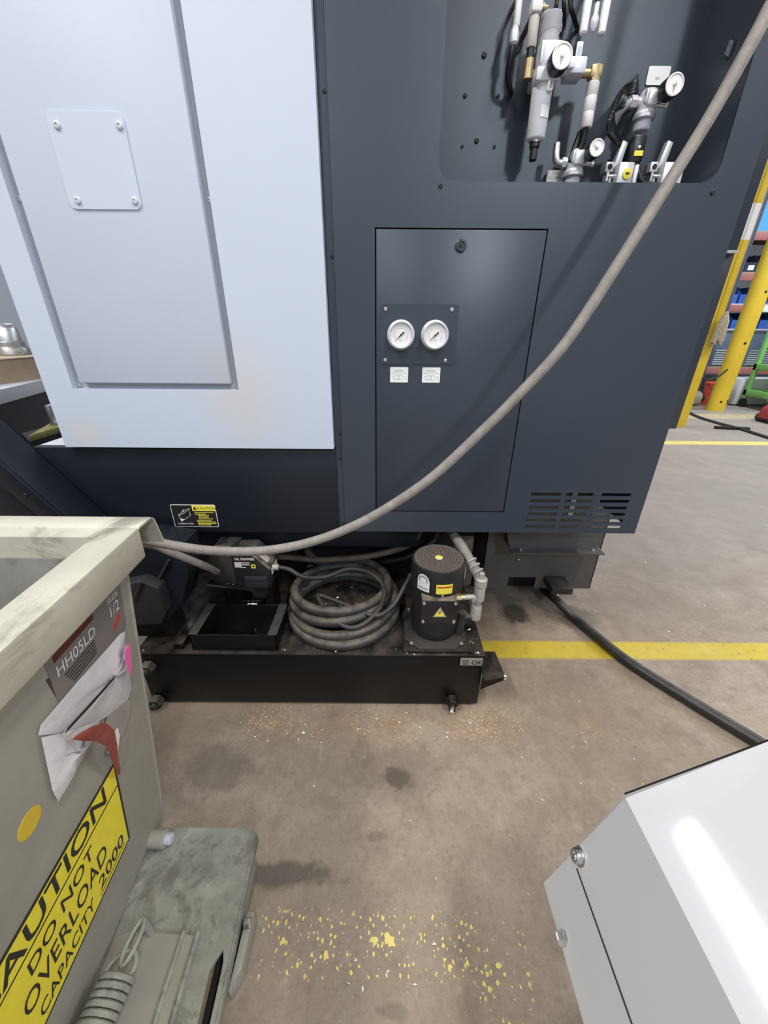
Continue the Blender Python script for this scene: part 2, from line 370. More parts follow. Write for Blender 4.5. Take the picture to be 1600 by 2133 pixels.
# ------------------------------------------------------------------ screws shared by many things
def screw_mesh(r=1.0):
    bm = nb(); lathe(bm, (0, 0, 0), (0, -1, 0), [(1, 0), (1, .25), (.86, .52), (.55, .66), (.5, .66), (.42, .35), (.01, .35)], 14)
    finish(bm); me = bpy.data.meshes.new('screw'); bm.to_mesh(me); bm.free(); return me
SCREW = {}
def screw(p, r, m_, parent, name='screw', rot=None):
    if m_ not in SCREW: SCREW[m_] = screw_mesh(); SCREW[m_].materials.append(M[m_])
    o = bpy.data.objects.new(name, SCREW[m_]); COL.objects.link(o); o.location = p; o.scale = (r, r, r)
    if rot: o.rotation_euler = rot
    par(o, parent); return o

# ------------------------------------------------------------------ the machine tool
FY = 1.13                                   # front plane of the charcoal sheet metal
MC = thing('machine_tool', (0, 1.9, 0), 'large white and charcoal machine tool cabinet with recessed air niche and access door', 'machine')
XZ = lambda y: (lambda a, b: Vector((a, y, b)))
# white sheet: frame around the recessed door
bm = nb(); plate(bm, [(-.949, .895), (-.151, .895), (-.151, 2.35), (-.949, 2.35)], [[(-.8705, 1.062), (-.408, 1.062), (-.408, 2.34), (-.8705, 2.34)]], XZ(1.112), (0, .038, 0))
WP = mk('white_panel', bm, M['white'], MC)
mk('channel', box(nb(), -.872, -.406, 1.134, 1.15, 1.06, 2.35), M['groove'], WP)
DP = mk('recessed_door', box(nb(), -.848, -.428, 1.112, 1.1345, 1.078, 2.33, .003), M['white'], MC)
bm = nb(); plate(bm, rrect(-.735, -.568, 1.466, 1.635, .014), [], XZ(1.1125), (0, -.0035, 0)); mk('cover_plate', bm, M['white'], DP)
for x, z in ((-.714, 1.612), (-.579, 1.612), (-.713, 1.482), (-.581, 1.482)): screw((x, 1.109, z), .0075, 'silverp', DP)
for x, z in ((-.866, 1.068), (-.413, 1.068), (-.416, 1.49), (-.864, 1.49)): screw((x, 1.134, z), .0065, 'alu', WP)
# base sheet below the white panel, running further left
mk('base_panel', box(nb(), -1.07, -.148, FY, FY+.03, .600, .888, .003), M['navy'], MC)
mk('base_top_ledge', box(nb(), -1.07, -.16, FY+.001, 1.9, .872, .887, .002), M['greyp'], MC)
mk('body_core', box(nb(), -.94, .80, 1.36, 2.7, .64, 2.34), M['navy'], MC)
mk('side_sheet', box(nb(), -.949, -.93, 1.15, 2.7, .89, 2.35), M['white'], MC)
# cover strip with screws
CS = mk('cover_strip', box(nb(), -.149, -.127, FY+.006, FY+.03, .605, 2.35), M['face'], MC)
for px, py in ((692, 535), (708, 903), (709, 955), (715, 1088), (676, 190)):
    p = at(px, py, Y=FY+.006); screw((p.x, FY+.006, p.z), .0042, 'black', CS)
# charcoal front with niche, door opening and vent slots
niche = rrect(.118, .760, 1.528, 2.20, .038, 6)
door_hole = [(-.0275, .682), (.391, .682), (.391, 1.4395), (-.0275, 1.4395)]
slots = []
for r_ in range(6):
    z = .747-.0232*r_
    for x0 in (.468, .579, .690):
        slots.append(rrect(x0, x0+.097, z-.0055, z+.0055, .0053, 4))
bm = nb(); plate(bm, [(-.128, .608), (.838, .608), (.838, 2.35), (-.128, 2.35)], [niche, door_hole]+slots, XZ(FY), (0, .004, 0))
FP = mk('front_panel', bm, M['face'], MC)
bm = nb(); box(bm, -.127, .838, FY+.003, FY+.02, .606, .611); box(bm, .834, .838, FY+.003, 1.36, .611, 2.35); mk('panel_return', bm, M['face'], FP)
for px, py in ((918, 387), (1484, 401)):
    p = at(px, py, Y=FY); screw(p, .0052, 'black', FP)
# niche box
bm = nb()
pts = niche; n = len(pts); y0, y1 = FY+.003, 1.33
va = [bm.verts.new((a, y0, b)) for a, b in pts]; vb = [bm.verts.new((a, y1, b)) for a, b in pts]
for i in range(n): bm.faces.new((va[i], va[(i+1) % n], vb[(i+1) % n], vb[i]))
bm.faces.new(vb)
NB = mk('niche_liner', bm, M['face'], MC)
for px, py, r in ((1009, 115, .006), (969, 199, .005), (1038, 200, .004), (993, 293, .006), (963, 305, .004), (1030, 306, .004)):
    p = at(px, py, Y=1.329); screw(p, r, 'black', NB)
mk('steel_clip', prism(nb(), [at(1520, 118, X=.757), at(1513, 113, X=.757), at(1524, 82, X=.757), at(1532, 84, X=.757)], (-.004, 0, 0)), M['chrome'], NB)
# access door
AD = mk('access_door', box(nb(), -.0245, .388, FY-.001, FY+.018, .685, 1.4365, .002), M['face'], MC)
mk('door_frame', box(nb(), -.04, .40, FY+.022, FY+.04, .67, 1.45), M['dark'], MC)
bm = nb(); lathe(bm, (.183, FY-.001, 1.404), (0, -1, 0), [(.0135, 0), (.0135, .004), (.011, .006), (.0085, .006), (.0085, .003), (.005, .003), (.005, .005), (.0, .005)], 24)
mk('latch', bm, M['face'], AD)
bm = nb(); lathe(bm, (.183, FY-.0045, 1.404), (0, -1, 0), [(.0048, 0), (.0048, .003), (.0, .003)], 3); mk('key_slot', bm, M['dark'], AD)
GPz = 1.205
bm = nb(); plate(bm, rrect(-.014, .190, 1.132, 1.277, .006, 3), [], XZ(FY-.001), (0, -.0025, 0))
GP = mk('gauge_plate', bm, M['face'], MC)
for x, z in ((.0, 1.265), (.172, 1.265), (.0, 1.142), (.164, 1.142)): screw((x, FY-.0035, z), .0052, 'steel', GP)
def pressure_gauge(x, z):
    g = thing('g', (0, 0, 0), '', ''); 
    bm = nb(); lathe(bm, (x, FY-.0035, z), (0, -1, 0), [(.0365, 0), (.0365, .004), (.034, .006), (.033, .018), (.0345, .018), (.0345, .024), (.0315, .027), (.029, .0265), (.0285, .020), (.0, .020)], 40)
    o = mk('pressure_gauge', bm, M['silverp'], MC); bpy.data.objects.remove(g)
    bm = nb(); lathe(bm, (x, FY-.0238, z), (0, -1, 0), [(.0283, 0), (.0283, .0006), (0, .0006)], 36); mk('dial', bm, M['dialw'], o)
    a = math.radians(222); d = Vector((math.cos(a), 0, math.sin(a))); s = Vector((-d.z, 0, d.x)); c = Vector((x, FY-.0262, z))
    bm = nb(); prism(bm, [c+d*.022, c+s*.0012+d*.004, c+s*.0022, c+s*.0012-d*.004, c+s*.0026-d*.010, c-s*.0026-d*.010, c-s*.0012-d*.004, c-s*.0022, c-s*.0012+d*.004], (0, -.0006, 0)); mk('needle', bm, M['ink'], o)
    bm = nb()
    for k in range(28):
        t = math.radians(225-270*k/27); r0 = .0195 if k % 3 else .0182
        p0 = Vector((x+r0*math.cos(t), FY-.0246, z+r0*math.sin(t))); p1 = Vector((x+.0215*math.cos(t), FY-.0246, z+.0215*math.sin(t)))
        cyl(bm, p0, p1, .00022, seg=4)
    mk('scale_marks', bm, M['greytxt'], o)
    bm = nb()
    for k in range(24):
        t0 = math.radians(225-270*k/24); t1 = math.radians(225-270*(k+1)/24)
        p = [Vector((x+r*math.cos(t), FY-.0246, z+r*math.sin(t))) for r, t in ((.0155, t0), (.0165, t0), (.0165, t1), (.0155, t1))]
        bm.faces.new([bm.verts.new(q) for q in p])
    mk('scale_ring', bm, mat('dial_red', (.62, .36, .36), .5), o)
    text('dial_print', 'bar', (x, FY-.0247, z-.014), (1, 0, 0), (0, 0, 1), .006, M['greytxt'], o, 'CENTER')
    return o
pressure_gauge(.041, GPz); pressure_gauge(.131, GPz)
for x, s in ((.039, '0-60 bar'), (.128, '0-50 bar')):
    o = quad_decal('range_label', (x, FY-.0012, 1.104), (1, 0, 0), (0, 0, 1), .0500, .040, M['paper'], MC, rad=.002)
    text('lettering', s, (x, FY-.0027, 1.1125), (1, 0, 0), (0, 0, 1), .0078, M['greytxt'], o, 'CENTER')
    bm = nb(); box(bm, x-.021, x+.021, FY-.0028, FY-.0025, 1.1088, 1.1092)
    for sx_, r0 in ((-.006, .007), (.004, .0075)):
        for k in range(16):
            t0, t1 = math.tau*k/16, math.tau*(k+1)/16
            if sx_ > 0 and 13 <= (k+0) % 16: continue
            cyl(bm, (x+sx_+r0*math.cos(t0), FY-.0026, 1.097+r0*.85*math.sin(t0)), (x+sx_+r0*math.cos(t1), FY-.0026, 1.097+r0*.85*math.sin(t1)), .0003, seg=4)
    for dz in (-.003, .003):
        cyl(bm, (x-.019, FY-.0026, 1.097+dz), (x-.011, FY-.0026, 1.097+dz*1.3), .0003, seg=4)
    box(bm, x+.0165, x+.0185, FY-.0028, FY-.0024, 1.0935, 1.0955); box(bm, x+.0165, x+.0185, FY-.0028, FY-.0024, 1.0985, 1.1005)
    mk('symbol', bm, M['greytxt'], o)
# screen filter warning label on the base panel
lc = Vector((-.6205, FY-.0005, .661)); xd, yd = (1, 0, 0), (0, 0, 1)
WL = quad_decal('warning_label', lc, xd, yd, .146, .081, M['paper'], MC, rad=.005)
quad_decal('label_field', lc+Vector((0, -.0012, 0)), xd, yd, .142, .077, M['ink'], WL, .0005, .004)
quad_decal('label_band', lc+Vector((.034, -.0016, .0285)), xd, yd, .074, .020, M['yl'], WL, .0005, .002)
text('lettering', 'CAUTION', lc+Vector((.014, -.0023, .0235)), xd, yd, .0135, M['ink'], WL)
tri = lambda c, s, y: [c+Vector((-s, y, -s*.8)), c+Vector((s, y, -s*.8)), c+Vector((0, y, s*.95))]
mk('warning_triangle', prism(nb(), tri(lc+Vector((.006, 0, .0285)), .0065, -.0022), (0, -.0003, 0)), M['ink'], WL)
text('lettering', 'SCREEN FILTER', lc+Vector((-.060, -.0018, -.031)), xd, yd, .0075, M['whitetxt'], WL, off=.00008)
bm = nb()
for i, (x0, x1) in enumerate(((0, .062), (0, .036), (.01, .044), (.01, .042), (.01, .056), (.002, .05), (.002, .062), (.004, .064), (.004, .046))):
    z = lc.z+.0125-.0056*i
    x = x0
    while x < x1:
        w_ = random.uniform(.003, .008); box(bm, lc.x+.003+x, lc.x+.003+min(x+w_, x1), lc.y-.0021, lc.y-.0017, z-.0012, z+.0012); x += w_+.0012
mk('small_print', bm, M['yl'], WL)
bm = nb(); q = lambda a, b: lc+Vector((a, -.0019, b))
P = dict(a=(-.052, .004), b=(-.020, .025), c=(-.010, .026), d=(-.044, .003), e=(-.047, -.020), f=(-.013, .002), g=(-.014, .018))
for a, b in ('ab', 'bc', 'cd', 'da', 'ae', 'ef', 'fg'): cyl(bm, q(*P[a]), q(*P[b]), .0007, seg=5)
cyl(bm, q(-.038, .015), q(-.030, .023), .0012, seg=5)
prism(bm, [q(-.050, -.008), q(-.035, -.013), q(-.047, -.020)], (0, -.0003, 0))
mk('pictogram', bm, M['whitetxt'], WL)
# underside: recessed rail, plinth, foot and brackets
mk('lower_rail', box(nb(), -1.0, .126, 1.25, 1.28, .476, .612, .003), M['navy'], MC)
mk('plinth', box(nb(), -1.30, .33, 1.56, 2.6, .0, .64), M['dark'], MC)  # machine base, widened to the left so the gap there stays dark
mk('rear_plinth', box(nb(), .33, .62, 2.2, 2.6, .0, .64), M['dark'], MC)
mk('brace', prism(nb(), [at(930, 1108, Y=1.34), at(945, 1108, Y=1.34), at(992, 1170, Y=1.34), at(985, 1190, Y=1.34)], (0, .02, 0)), M['face'], MC)
# foot box: front sheet with a rectangular cut-out
bm = nb(); pa, pb = at(1000, 1226, Y=1.5), at(1228, 1226, Y=1.5)
c0, c1 = at(1060, 1202, Y=1.5), at(1112, 1224, Y=1.5)
zb_ = pb.z
plate(bm, [(pa.x, zb_), (c0.x, zb_), (c0.x, c0.z), (c1.x, c0.z), (c1.x, zb_), (pb.x, zb_), (pb.x, .64), (pa.x, .64)], [], XZ(1.5), (0, .004, 0))
box(bm, pb.x-.004, pb.x, 1.5, 1.72, zb_, .64); box(bm, pa.x, pa.x+.004, 1.5, 1.72, zb_, .64)
FBK = mk('foot_shade_sheet', box(nb(), pa.x, pb.x, 1.66, 1.67, 0, .6), M['dark'], MC)  # dark sheet added behind the cut-out to stand for the shade inside
FB = mk('foot_housing', bm, mat('foot_paint', (.075, .07, .072), .5, var=.12, vscale=12), MC)
p = at(1080, 1165, Y=1.498); screw(p, .006, 'steel', FB)
box_b = nb(); box(box_b, .56, at(1256, 1095, Y=1.4).x, 1.40, 1.404, .45, .72); 
l0, l1 = at(1066, 1152, Y=1.38), at(1258, 1150, Y=1.38)
box(box_b, l0.x, l1.x, 1.37, 1.50, l0.z, l0.z+.006); prism(box_b, [(l0.x, 1.404, l0.z), (l1.x-.02, 1.404, l0.z), (l1.x-.02, 1.404, .47), (l0.x-.055, 1.404, .56)], (0, .004, 0))
BR = mk('flanged_bracket', box_b, mat('bracket_paint', (.085, .083, .088), .5, var=.1, vscale=12), MC)
for px in (1085, 1235):
    p = at(px, 1146, Z=l0.z+.006); screw((p.x, p.y, l0.z+.006), .008, 'steel', BR, rot=(math.radians(-90), 0, 0))
mk('vent_backing', box(nb(), at(1085, 1065, Y=1.3).x, at(1172, 1065, Y=1.3).x, 1.30, 1.304, .56, .80), mat('dusty_brown_duct', (.11, .09, .075), .6, var=.4, vscale=30), MC)
vb = at(1190, 1065, Y=1.28).x; mk('vent_bar', box(nb(), vb-.009, vb+.009, 1.28, 1.29, .59, .80), M['steel'], MC)
# levelling foot pad
p = at(1160, 1212, Y=1.47)
bm = nb(); box(bm, p.x-.05, p.x+.045, 1.40, 1.50, p.z-.02, p.z+.012, .003); mk('foot_bracket', bm, M['black'], MC)
bm = nb(); cyl(bm, (p.x+.05, 1.60, 0.012), (p.x+.05, 1.60, p.z+.03), .014, seg=12); lathe(bm, (p.x+.05, 1.60, 0), (0, 0, 1), [(.04, 0), (.04, .008), (.018, .016)], 20); mk('levelling_foot', bm, M['steel'], MC)
# rear cabinet seen past the right edge
bm = nb(); box(bm, .80, 1.522, 2.0, 2.6, .758, 1.527, .004); mk('rear_cabinet', bm, M['face'], MC)
bm = nb(); box(bm, .80, 1.515, 1.985, 2.6, 1.532, 2.35, .004); mk('rear_cabinet_top', bm, M['face'], MC)
mk('lit_sill', box(nb(), 1.46, 1.517, 1.978, 1.998, 1.524, 1.534), M['alu'], MC)

# ------------------------------------------------------------------ coolant tank on the floor
TY, TZ = .941, .245
TK = thing('coolant_tank', (-.23, 1.25, 0), 'low black steel coolant tank pushed under the machine front', 'tank')
bm = nb(); box(bm, -.82, .338, TY+.004, 1.55, .012, TZ-.004, .002); mk('tank_body', bm, M['tank'], TK)
TT = mk('tank_top', box(nb(), -.822, .340, TY, 1.552, TZ-.005, TZ, .0015), M['tank'], TK)
# open collecting box on top
bx0, bx1, by0, by1, bz = -.634, -.352, .957, 1.112, .312
bm = nb()
box(bm, bx0, bx1, by0, by0+.003, TZ, bz); box(bm, bx0, bx1, by1-.003, by1, TZ, bz); box(bm, bx0, bx0+.003, by0, by1, TZ, bz); box(bm, bx1-.003, bx1, by0, by1, TZ, bz)
CB = mk('collecting_box', bm, M['tank'], TK)
brm = mat('box_rim_paint', (.05, .048, .046), .45, var=.2, vscale=25)
for x_ in (bx0-.004, bx1-.026): mk('box_rim', box(nb(), x_, x_+.03, by0, by1, bz, bz+.003, .001), brm, CB)
mk('oil_pool', box(nb(), bx0+.003, bx1-.003, by0+.003, by1-.003, TZ+.001, TZ+.004), mat('oily_black', (.004, .004, .005), .05), CB)
mk('guide_rail', box(nb(), -.700, -.668, TY+.02, 1.112, TZ, TZ+.022, .001), M['tank'], TK)
# adjusting feet on the front
p = at(944, 1456, Y=TY-.02)
bm = nb(); lathe(bm, (p.x, TY+.002, .040), (0, -1, 0), [(.021, 0), (.021, .026), (.017, .030)], 6); FN = mk('foot_nut', bm, M['tank'], TK)
bm = nb(); cyl(bm, (p.x, TY-.024, 0), (p.x, TY-.024, .036), .007, seg=10); cyl(bm, (p.x, TY-.024, .006), (p.x, TY-.024, .016), .013, seg=6); mk('foot_bolt', bm, M['chrome'], TK)
for px, py, z_ in ((326, 1462, .035), (308, 1392, .17)):
    p = at(px, py, Y=TY-.01); bm = nb(); lathe(bm, (p.x, TY+.002, p.z), (0, -1, 0), [(.024, 0), (.024, .02), (.019, .026), (.01, .026), (.01, .04)], 6)
    mk('foot_nut', bm, M['hose'], TK)
# side bracket
z_ = .165; q = [at(1004, 1357, Z=z_), at(1031, 1357, Z=z_), at(1053, 1410, Z=z_), at(1004, 1418, Z=z_)]
bm = nb(); prism(bm, [Vector((.338, q[0].y, z_)), q[1], q[2], Vector((.338, q[3].y, z_))], (0, 0, -.006))
prism(bm, [Vector((.338, q[2].y+.004, z_-.003)), q[2]+Vector((0, .004, -.003)), q[2]+Vector((0, .004, -.02)), Vector((.338, q[2].y+.004, z_-.065))], (0, .005, 0))
SB = mk('side_bracket', bm, M['tank'], TK)
mk('bracket_tip', box(nb(), q[2].x-.004, q[2].x+.004, q[2].y, q[2].y+.008, z_-.014, z_+.001, .001), M['paper'], SB)
p0, p1 = at(960, 1370, Y=TY), at(1004, 1386, Y=TY)
o = quad_decal('inspection_sticker', ((p0.x+p1.x)/2, TY-.0003, (p0.z+p1.z)/2), (1, 0, 0), (0, 0, 1), p1.x-p0.x, p0.z-p1.z, mat('faded_sticker', (.33, .31, .29), .5), TK, .0008)
text('lettering', 'OK', (p1.x-.037, TY-.0015, p1.z+.005), (1, 0, 0), (0, 0, 1), .026, M['ink'], o, sx=.95, off=.0004)
bm = nb()
for k in range(4): box(bm, p0.x+.006, p0.x+.028, TY-.0015, TY-.001, p1.z+.005+.0055*k, p1.z+.007+.0055*k)
mk('small_print', bm, M['ink'], o)
for x, y in ((.31, .955), (-.80, .955), (.31, 1.0)): screw((x, y, TZ), .004, 'steel', TK, rot=(math.radians(-90), 0, 0))

# ------------------------------------------------------------------ pump on the tank
PX, PY = .180, 1.064
PM = thing('coolant_pump', (PX, PY, TZ), 'black vertical coolant pump motor with dusty perforated fan cover on the tank', 'pump')
mk('mount_plate', box(nb(), PX-.112, PX+.118, PY-.112, PY+.12, TZ, TZ+.008, .001), M['tank'], PM)
c = .042; a_, b_ = .105, .108
bm = nb(); prism(bm, [(PX+x, PY+y, TZ+.008) for x, y in ((-a_+c, -b_), (a_-c, -b_), (a_, -b_+c), (a_, b_-c), (a_-c, b_), (-a_+c, b_), (-a_, b_-c), (-a_, -b_+c))], (0, 0, .010), .0015)
FL = mk('flange', bm, mat('dusty_flange', (.045, .041, .038), .5, var=.2, vscale=30), PM)
for sx_ in (-1, 1):
    for sy in (-1, 1): screw((PX+sx_*.084, PY+sy*.086, TZ+.018), .0075, 'steel', FL, name='bolt', rot=(math.radians(-90), 0, 0))
bm = nb(); lathe(bm, (PX, PY, TZ+.018), (0, 0, 1), [(.074, 0), (.080, .008), (.082, .03), (.081, .19), (.076, .21)], 40)
MB = mk('motor_body', bm, M['black'], PM)
zt = .551
bm = nb(); lathe(bm, (PX, PY, zt-.098), (0, 0, 1), [(.081, 0), (.0865, .004), (.0875, .02), (.0885, .088), (.086, .095), (.081, .0975), (.079, .0955), (.079, .02)], 48, cap=False)
FC = mk('fan_cover', bm, M['black'], PM)
# perforated grille
holes = []
for k, n_ in enumerate((12, 18, 24, 30, 36, 42)):
    r = .0175+.0100*k
    for i in range(n_):
        t = math.tau*(i+.5*(k % 2))/n_; holes.append([(r*math.cos(t)+.0028*math.cos(-u*math.tau/5), r*math.sin(t)+.0028*math.sin(-u*math.tau/5)) for u in range(5)])
bm = nb(); plate(bm, [(.0800*math.cos(math.tau*i/48), .0800*math.sin(math.tau*i/48)) for i in range(48)], holes, lambda a, b: Vector((PX+a, PY+b, zt-.0035)), (0, 0, .0015))
GR = mk('grille', bm, mat('dusty_grille', (.125, .105, .088), .5, var=.15, vscale=40), FC)
mk('grille_backing', lathe(nb(), (PX, PY, zt-.02), (0, 0, 1), [(.079, 0), (.079, .003)], 32), M['dark'], FC)
mk('centre_sticker', lathe(nb(), (PX, PY, zt-.002), (0, 0, 1), [(.0125, 0), (.0125, .0008), (.0105, .0012)], 28), M['paper'], FC)
mk('centre_sticker', lathe(nb(), (PX, PY, zt-.0012), (0, 0, 1), [(.0102, 0), (.0102, .0008)], 28), M['yl'], FC)
def wrap(name, a0, a1, z0, z1, m_, parent, rad=.0890, arch=False):
    bm = nb(); n_ = 10; lo = []; hi = []
    for i in range(n_+1):
        t = math.radians(a0+(a1-a0)*i/n_); s = abs(2*i/n_-1); top = z1-((1-math.sqrt(max(0, 1-s*s)))*(z1-z0)*.42 if arch else 0)
        lo.append(bm.verts.new((PX+rad*math.cos(t), PY+rad*math.sin(t), z0))); hi.append(bm.verts.new((PX+rad*math.cos(t), PY+rad*math.sin(t), top)))
    for i in range(n_): bm.faces.new((lo[i], lo[i+1], hi[i+1], hi[i]))
    return mk(name, bm, m_, parent)
o = wrap('rating_label', 217, 246, zt-.082, zt-.020, M['paper'], FC, arch=True)
wrap('label_arc', 221, 242, zt-.050, zt-.026, M['greytxt'], o, .0894, True); wrap('label_arc', 224, 239, zt-.050, zt-.032, M['paper'], o, .0898, True)
wrap('label_bar', 220, 243, zt-.074, zt-.069, M['greytxt'], o, .0894)
o = wrap('caution_label', 260, 294, zt-.082, zt-.046, M['yl'], FC)
wrap('label_bar', 262, 292, zt-.059, zt-.053, M['red'], o, .0894)
o = wrap('side_label', 335, 352, zt-.060, zt-.014, M['paper'], FC)
screw((PX+.006, PY-.0885, zt-.088), .005, 'chrome', FC)
# junction box
jx0, jx1, jy0, jy1, jz0, jz1 = .120, .232, .955, 1.02, .372, .456
bm = nb(); box(bm, jx0, jx1, jy0+.004, jy1, jz0, jz1, .006); JB = mk('junction_box', bm, mat('dusty_black_box', (.016, .016, .017), .38, dust=((.34, .27, .205), .95)), PM)
mk('box_lid', box(nb(), jx0-.003, jx1+.003, jy0, jy0+.006, jz0-.003, jz1+.001, .003), M['blackp'], JB)
for x in (jx0+.007, jx1-.007):
    for z in (jz0+.006, jz1-.006): screw((x, jy0, z), .0058, 'chrome', JB)
c = Vector((.1785, jy0-.0002, .414))
HT = mk('hazard_triangle', prism(nb(), tri(c, .0215, 0), (0, -.0006, 0)), M['paper'], JB)
mk('hazard_triangle', prism(nb(), tri(c+Vector((0, 0, -.0003)), .0198, -.0007), (0, -.0003, 0)), M['ink'], HT)
mk('hazard_triangle', prism(nb(), tri(c+Vector((0, 0, -.0008)), .0172, -.0011), (0, -.0003, 0)), M['yl'], HT)
mk('lightning_mark', prism(nb(), [c+Vector((x, -.0015, z)) for x, z in ((.001, .010), (-.005, -.001), (.000, -.001), (-.003, -.011), (.004, .002), (-.001, .002), (.004, .010))], (0, -.0003, 0)), M['ink'], HT)
# conduit fitting and outlet
bm = nb(); cyl(bm, (jx1, .99, .447), (jx1+.016, .99, .447), .012, seg=6); cyl(bm, (jx1+.016, .99, .447), (jx1+.028, .99, .447), .010); mk('gland', bm, M['brass'], JB)
gp = mat('grey_zinc_fitting', (.42, .40, .37), .5, metal=.2, var=.2, vscale=60)
bm = nb(); tube(bm, [(jx1+.026, .99, .447), (jx1+.044, .99, .449), (jx1+.056, .992, .446), (jx1+.058, .995, .43)], .0085); mk('elbow', bm, gp, PM)
ox, oy = at(1000, 1225, Y=1.03).x, 1.03
za, zb2, zc_, zd = at(1000, 1203, Y=oy).z, at(1000, 1250, Y=oy).z, at(998, 1260, Y=oy).z, at(996, 1288, Y=oy).z
bm = nb(); lathe(bm, (ox, oy, zb2), (0, 0, 1), [(.013, 0), (.018, .004), (.018, (za-zb2)*.55), (.0165, (za-zb2)*.57), (.0165, (za-zb2)*.62), (.0205, (za-zb2)*.66), (.0205, za-zb2-.004), (.016, za-zb2)], 24); OF = mk('outlet_filter', bm, gp, PM)
bm = nb(); lathe(bm, (ox, oy, za-.001), (0, 0, 1), [(.010, 0), (.010, .018), (.008, .02)], 6); mk('hex_cap', bm, gp, OF)
bm = nb(); cyl(bm, (ox, oy, zc_-.01), (ox, oy, zb2+.002), .010); lathe(bm, (ox-.004, oy, zd), (0, 0, 1), [(.015, 0), (.019, .004), (.019, zc_-zd-.006), (.016, zc_-zd)], 24); mk('union_nut', bm, gp, PM)
bm = nb(); tube(bm, [(ox-.004, oy, zd+.012), (ox-.02, oy+.0, zd+.006), (ox-.045, oy+.005, zd+.004)], .014); tube(bm, [(ox-.045, oy+.006, zd+.02), (ox-.05, oy+.004, zd-.03), (ox-.055, oy, .262)], .016, seg=12); mk('outlet_pipe', bm, M['hose'], PM)
bm = nb(); tube(bm, [(ox, oy, za-.016), (ox-.014, oy+.02, za+.010), (ox-.03, oy+.045, za+.032), (ox-.052, oy+.09, za+.06), (ox-.07, oy+.15, za+.07)], .0165, seg=14); mk('conduit', bm, M['ghose'], PM)
bm = nb()
for k in range(3):
    p = Vector((ox-.012-.009*k, oy+.016+.014*k, za+.008+.011*k)); lathe(bm, p-Vector((-.003, .004, -.004))*1, (-.45, .68, .55), [(.019, 0), (.0205, .003), (.019, .006)], 18)
mk('conduit_nut', bm, gp, PM)

# ------------------------------------------------------------------ oil skimmer behind the collecting box
SY = 1.13
SK = thing('oil_skimmer', (-.51, 1.18, TZ), 'small dark oil skimmer unit with dusty top behind the open collecting box', 'skimmer')
q = [at(434, 1152, Y=SY), at(521, 1152, Y=SY), at(562, 1187, Y=SY), at(560, 1222, Y=SY), at(440, 1212, Y=SY)]
sz1 = q[0].z; skm = mat('skimmer_black', (.014, .014, .015), .38, dust=((.58, .50, .41), 1.0))  # dust paled to stand in for lamp light on the top
xl, xm, xr = q[0].x, q[1].x, q[2].x; zc2, zb3 = q[2].z, .372
xs = xl+.075
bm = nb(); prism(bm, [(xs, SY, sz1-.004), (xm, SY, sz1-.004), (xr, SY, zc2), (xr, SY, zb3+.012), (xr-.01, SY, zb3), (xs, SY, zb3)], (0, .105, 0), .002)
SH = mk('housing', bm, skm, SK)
mk('end_cover', box(nb(), xl, xs+.002, SY-.003, SY+.115, zb3+.012, sz1+.001, .002), mat('skimmer_cover', (.032, .031, .031), .5, dust=((.55, .47, .38), 1.0)), SK)  # dust here also lightened in place of lamp light
text('lettering', 'OIL SKIMMER', (xs+.010, SY-.0006, sz1-.028), (1, 0, 0), (0, 0, 1), .0138, M['whitetxt'], SH, sx=.86, off=.0004)
bm = nb()
for k, (a0, a1) in enumerate(((.030, .062), (.030, .060), (.028, .046))): box(bm, xs+a0, xs+a1, SY-.001, SY, sz1-.040-.008*k-.003*(k == 2), sz1-.0378-.008*k-.003*(k == 2))
mk('small_print', bm, M['whitetxt'], SH)
quad_decal('sticker', (xs+.020, SY-.0002, sz1-.047), (1, 0, 0), (0, 0, 1), .023, .021, mat('pink_white_sticker', (.62, .55, .56), .5), SH)
o = quad_decal('sticker', (xs+.073, SY-.0002, sz1-.053), (1, 0, 0), (0, 0, 1), .015, .015, M['yl'], SH)
mk('mark', lathe(nb(), (xs+.073, SY-.0014, sz1-.052), (0, -1, 0), [(.004, 0), (.004, .0003)], 12), M['ink'], o)
mk('ribbed_panel', box(nb(), xs+.036, xr-.014, SY-.003, SY+.001, zb3+.006, zb3+.050, .001), M['face'], SH)
bm = nb()
for k in range(7): box(bm, xs+.038, xr-.016, SY-.0042, SY-.003, zb3+.009+.0055*k, zb3+.0115+.0055*k)
mk('rib', bm, M['black'], SH)
# stickers on the chamfer
d = (Vector((xr, 0, zc2))-Vector((xm, 0, sz1-.004))).normalized(); mid = (Vector((xr, 0, zc2))+Vector((xm, 0, sz1-.004)))/2; nrm = Vector((-d.z, 0, d.x))
for s in (.026, .042):
    o = quad_decal('chamfer_sticker', Vector((mid.x, SY+s+.004, mid.z))+nrm*.0005+d*.004, d, (0, 1, 0), .040, .011, mat('pale_sticker', (.62, .58, .57), .5), SH)
quad_decal('end_sticker', (xr+.0003, SY+.05, zc2-.018), (0, 1, 0), (0, 0, 1), .07, .024, M['whitetxt'], SH)
bm = nb(); cyl(bm, (xr, SY+.035, zc2-.012), (xr+.022, SY+.035, zc2-.012), .011); mk('cable_gland', bm, gp, SK)
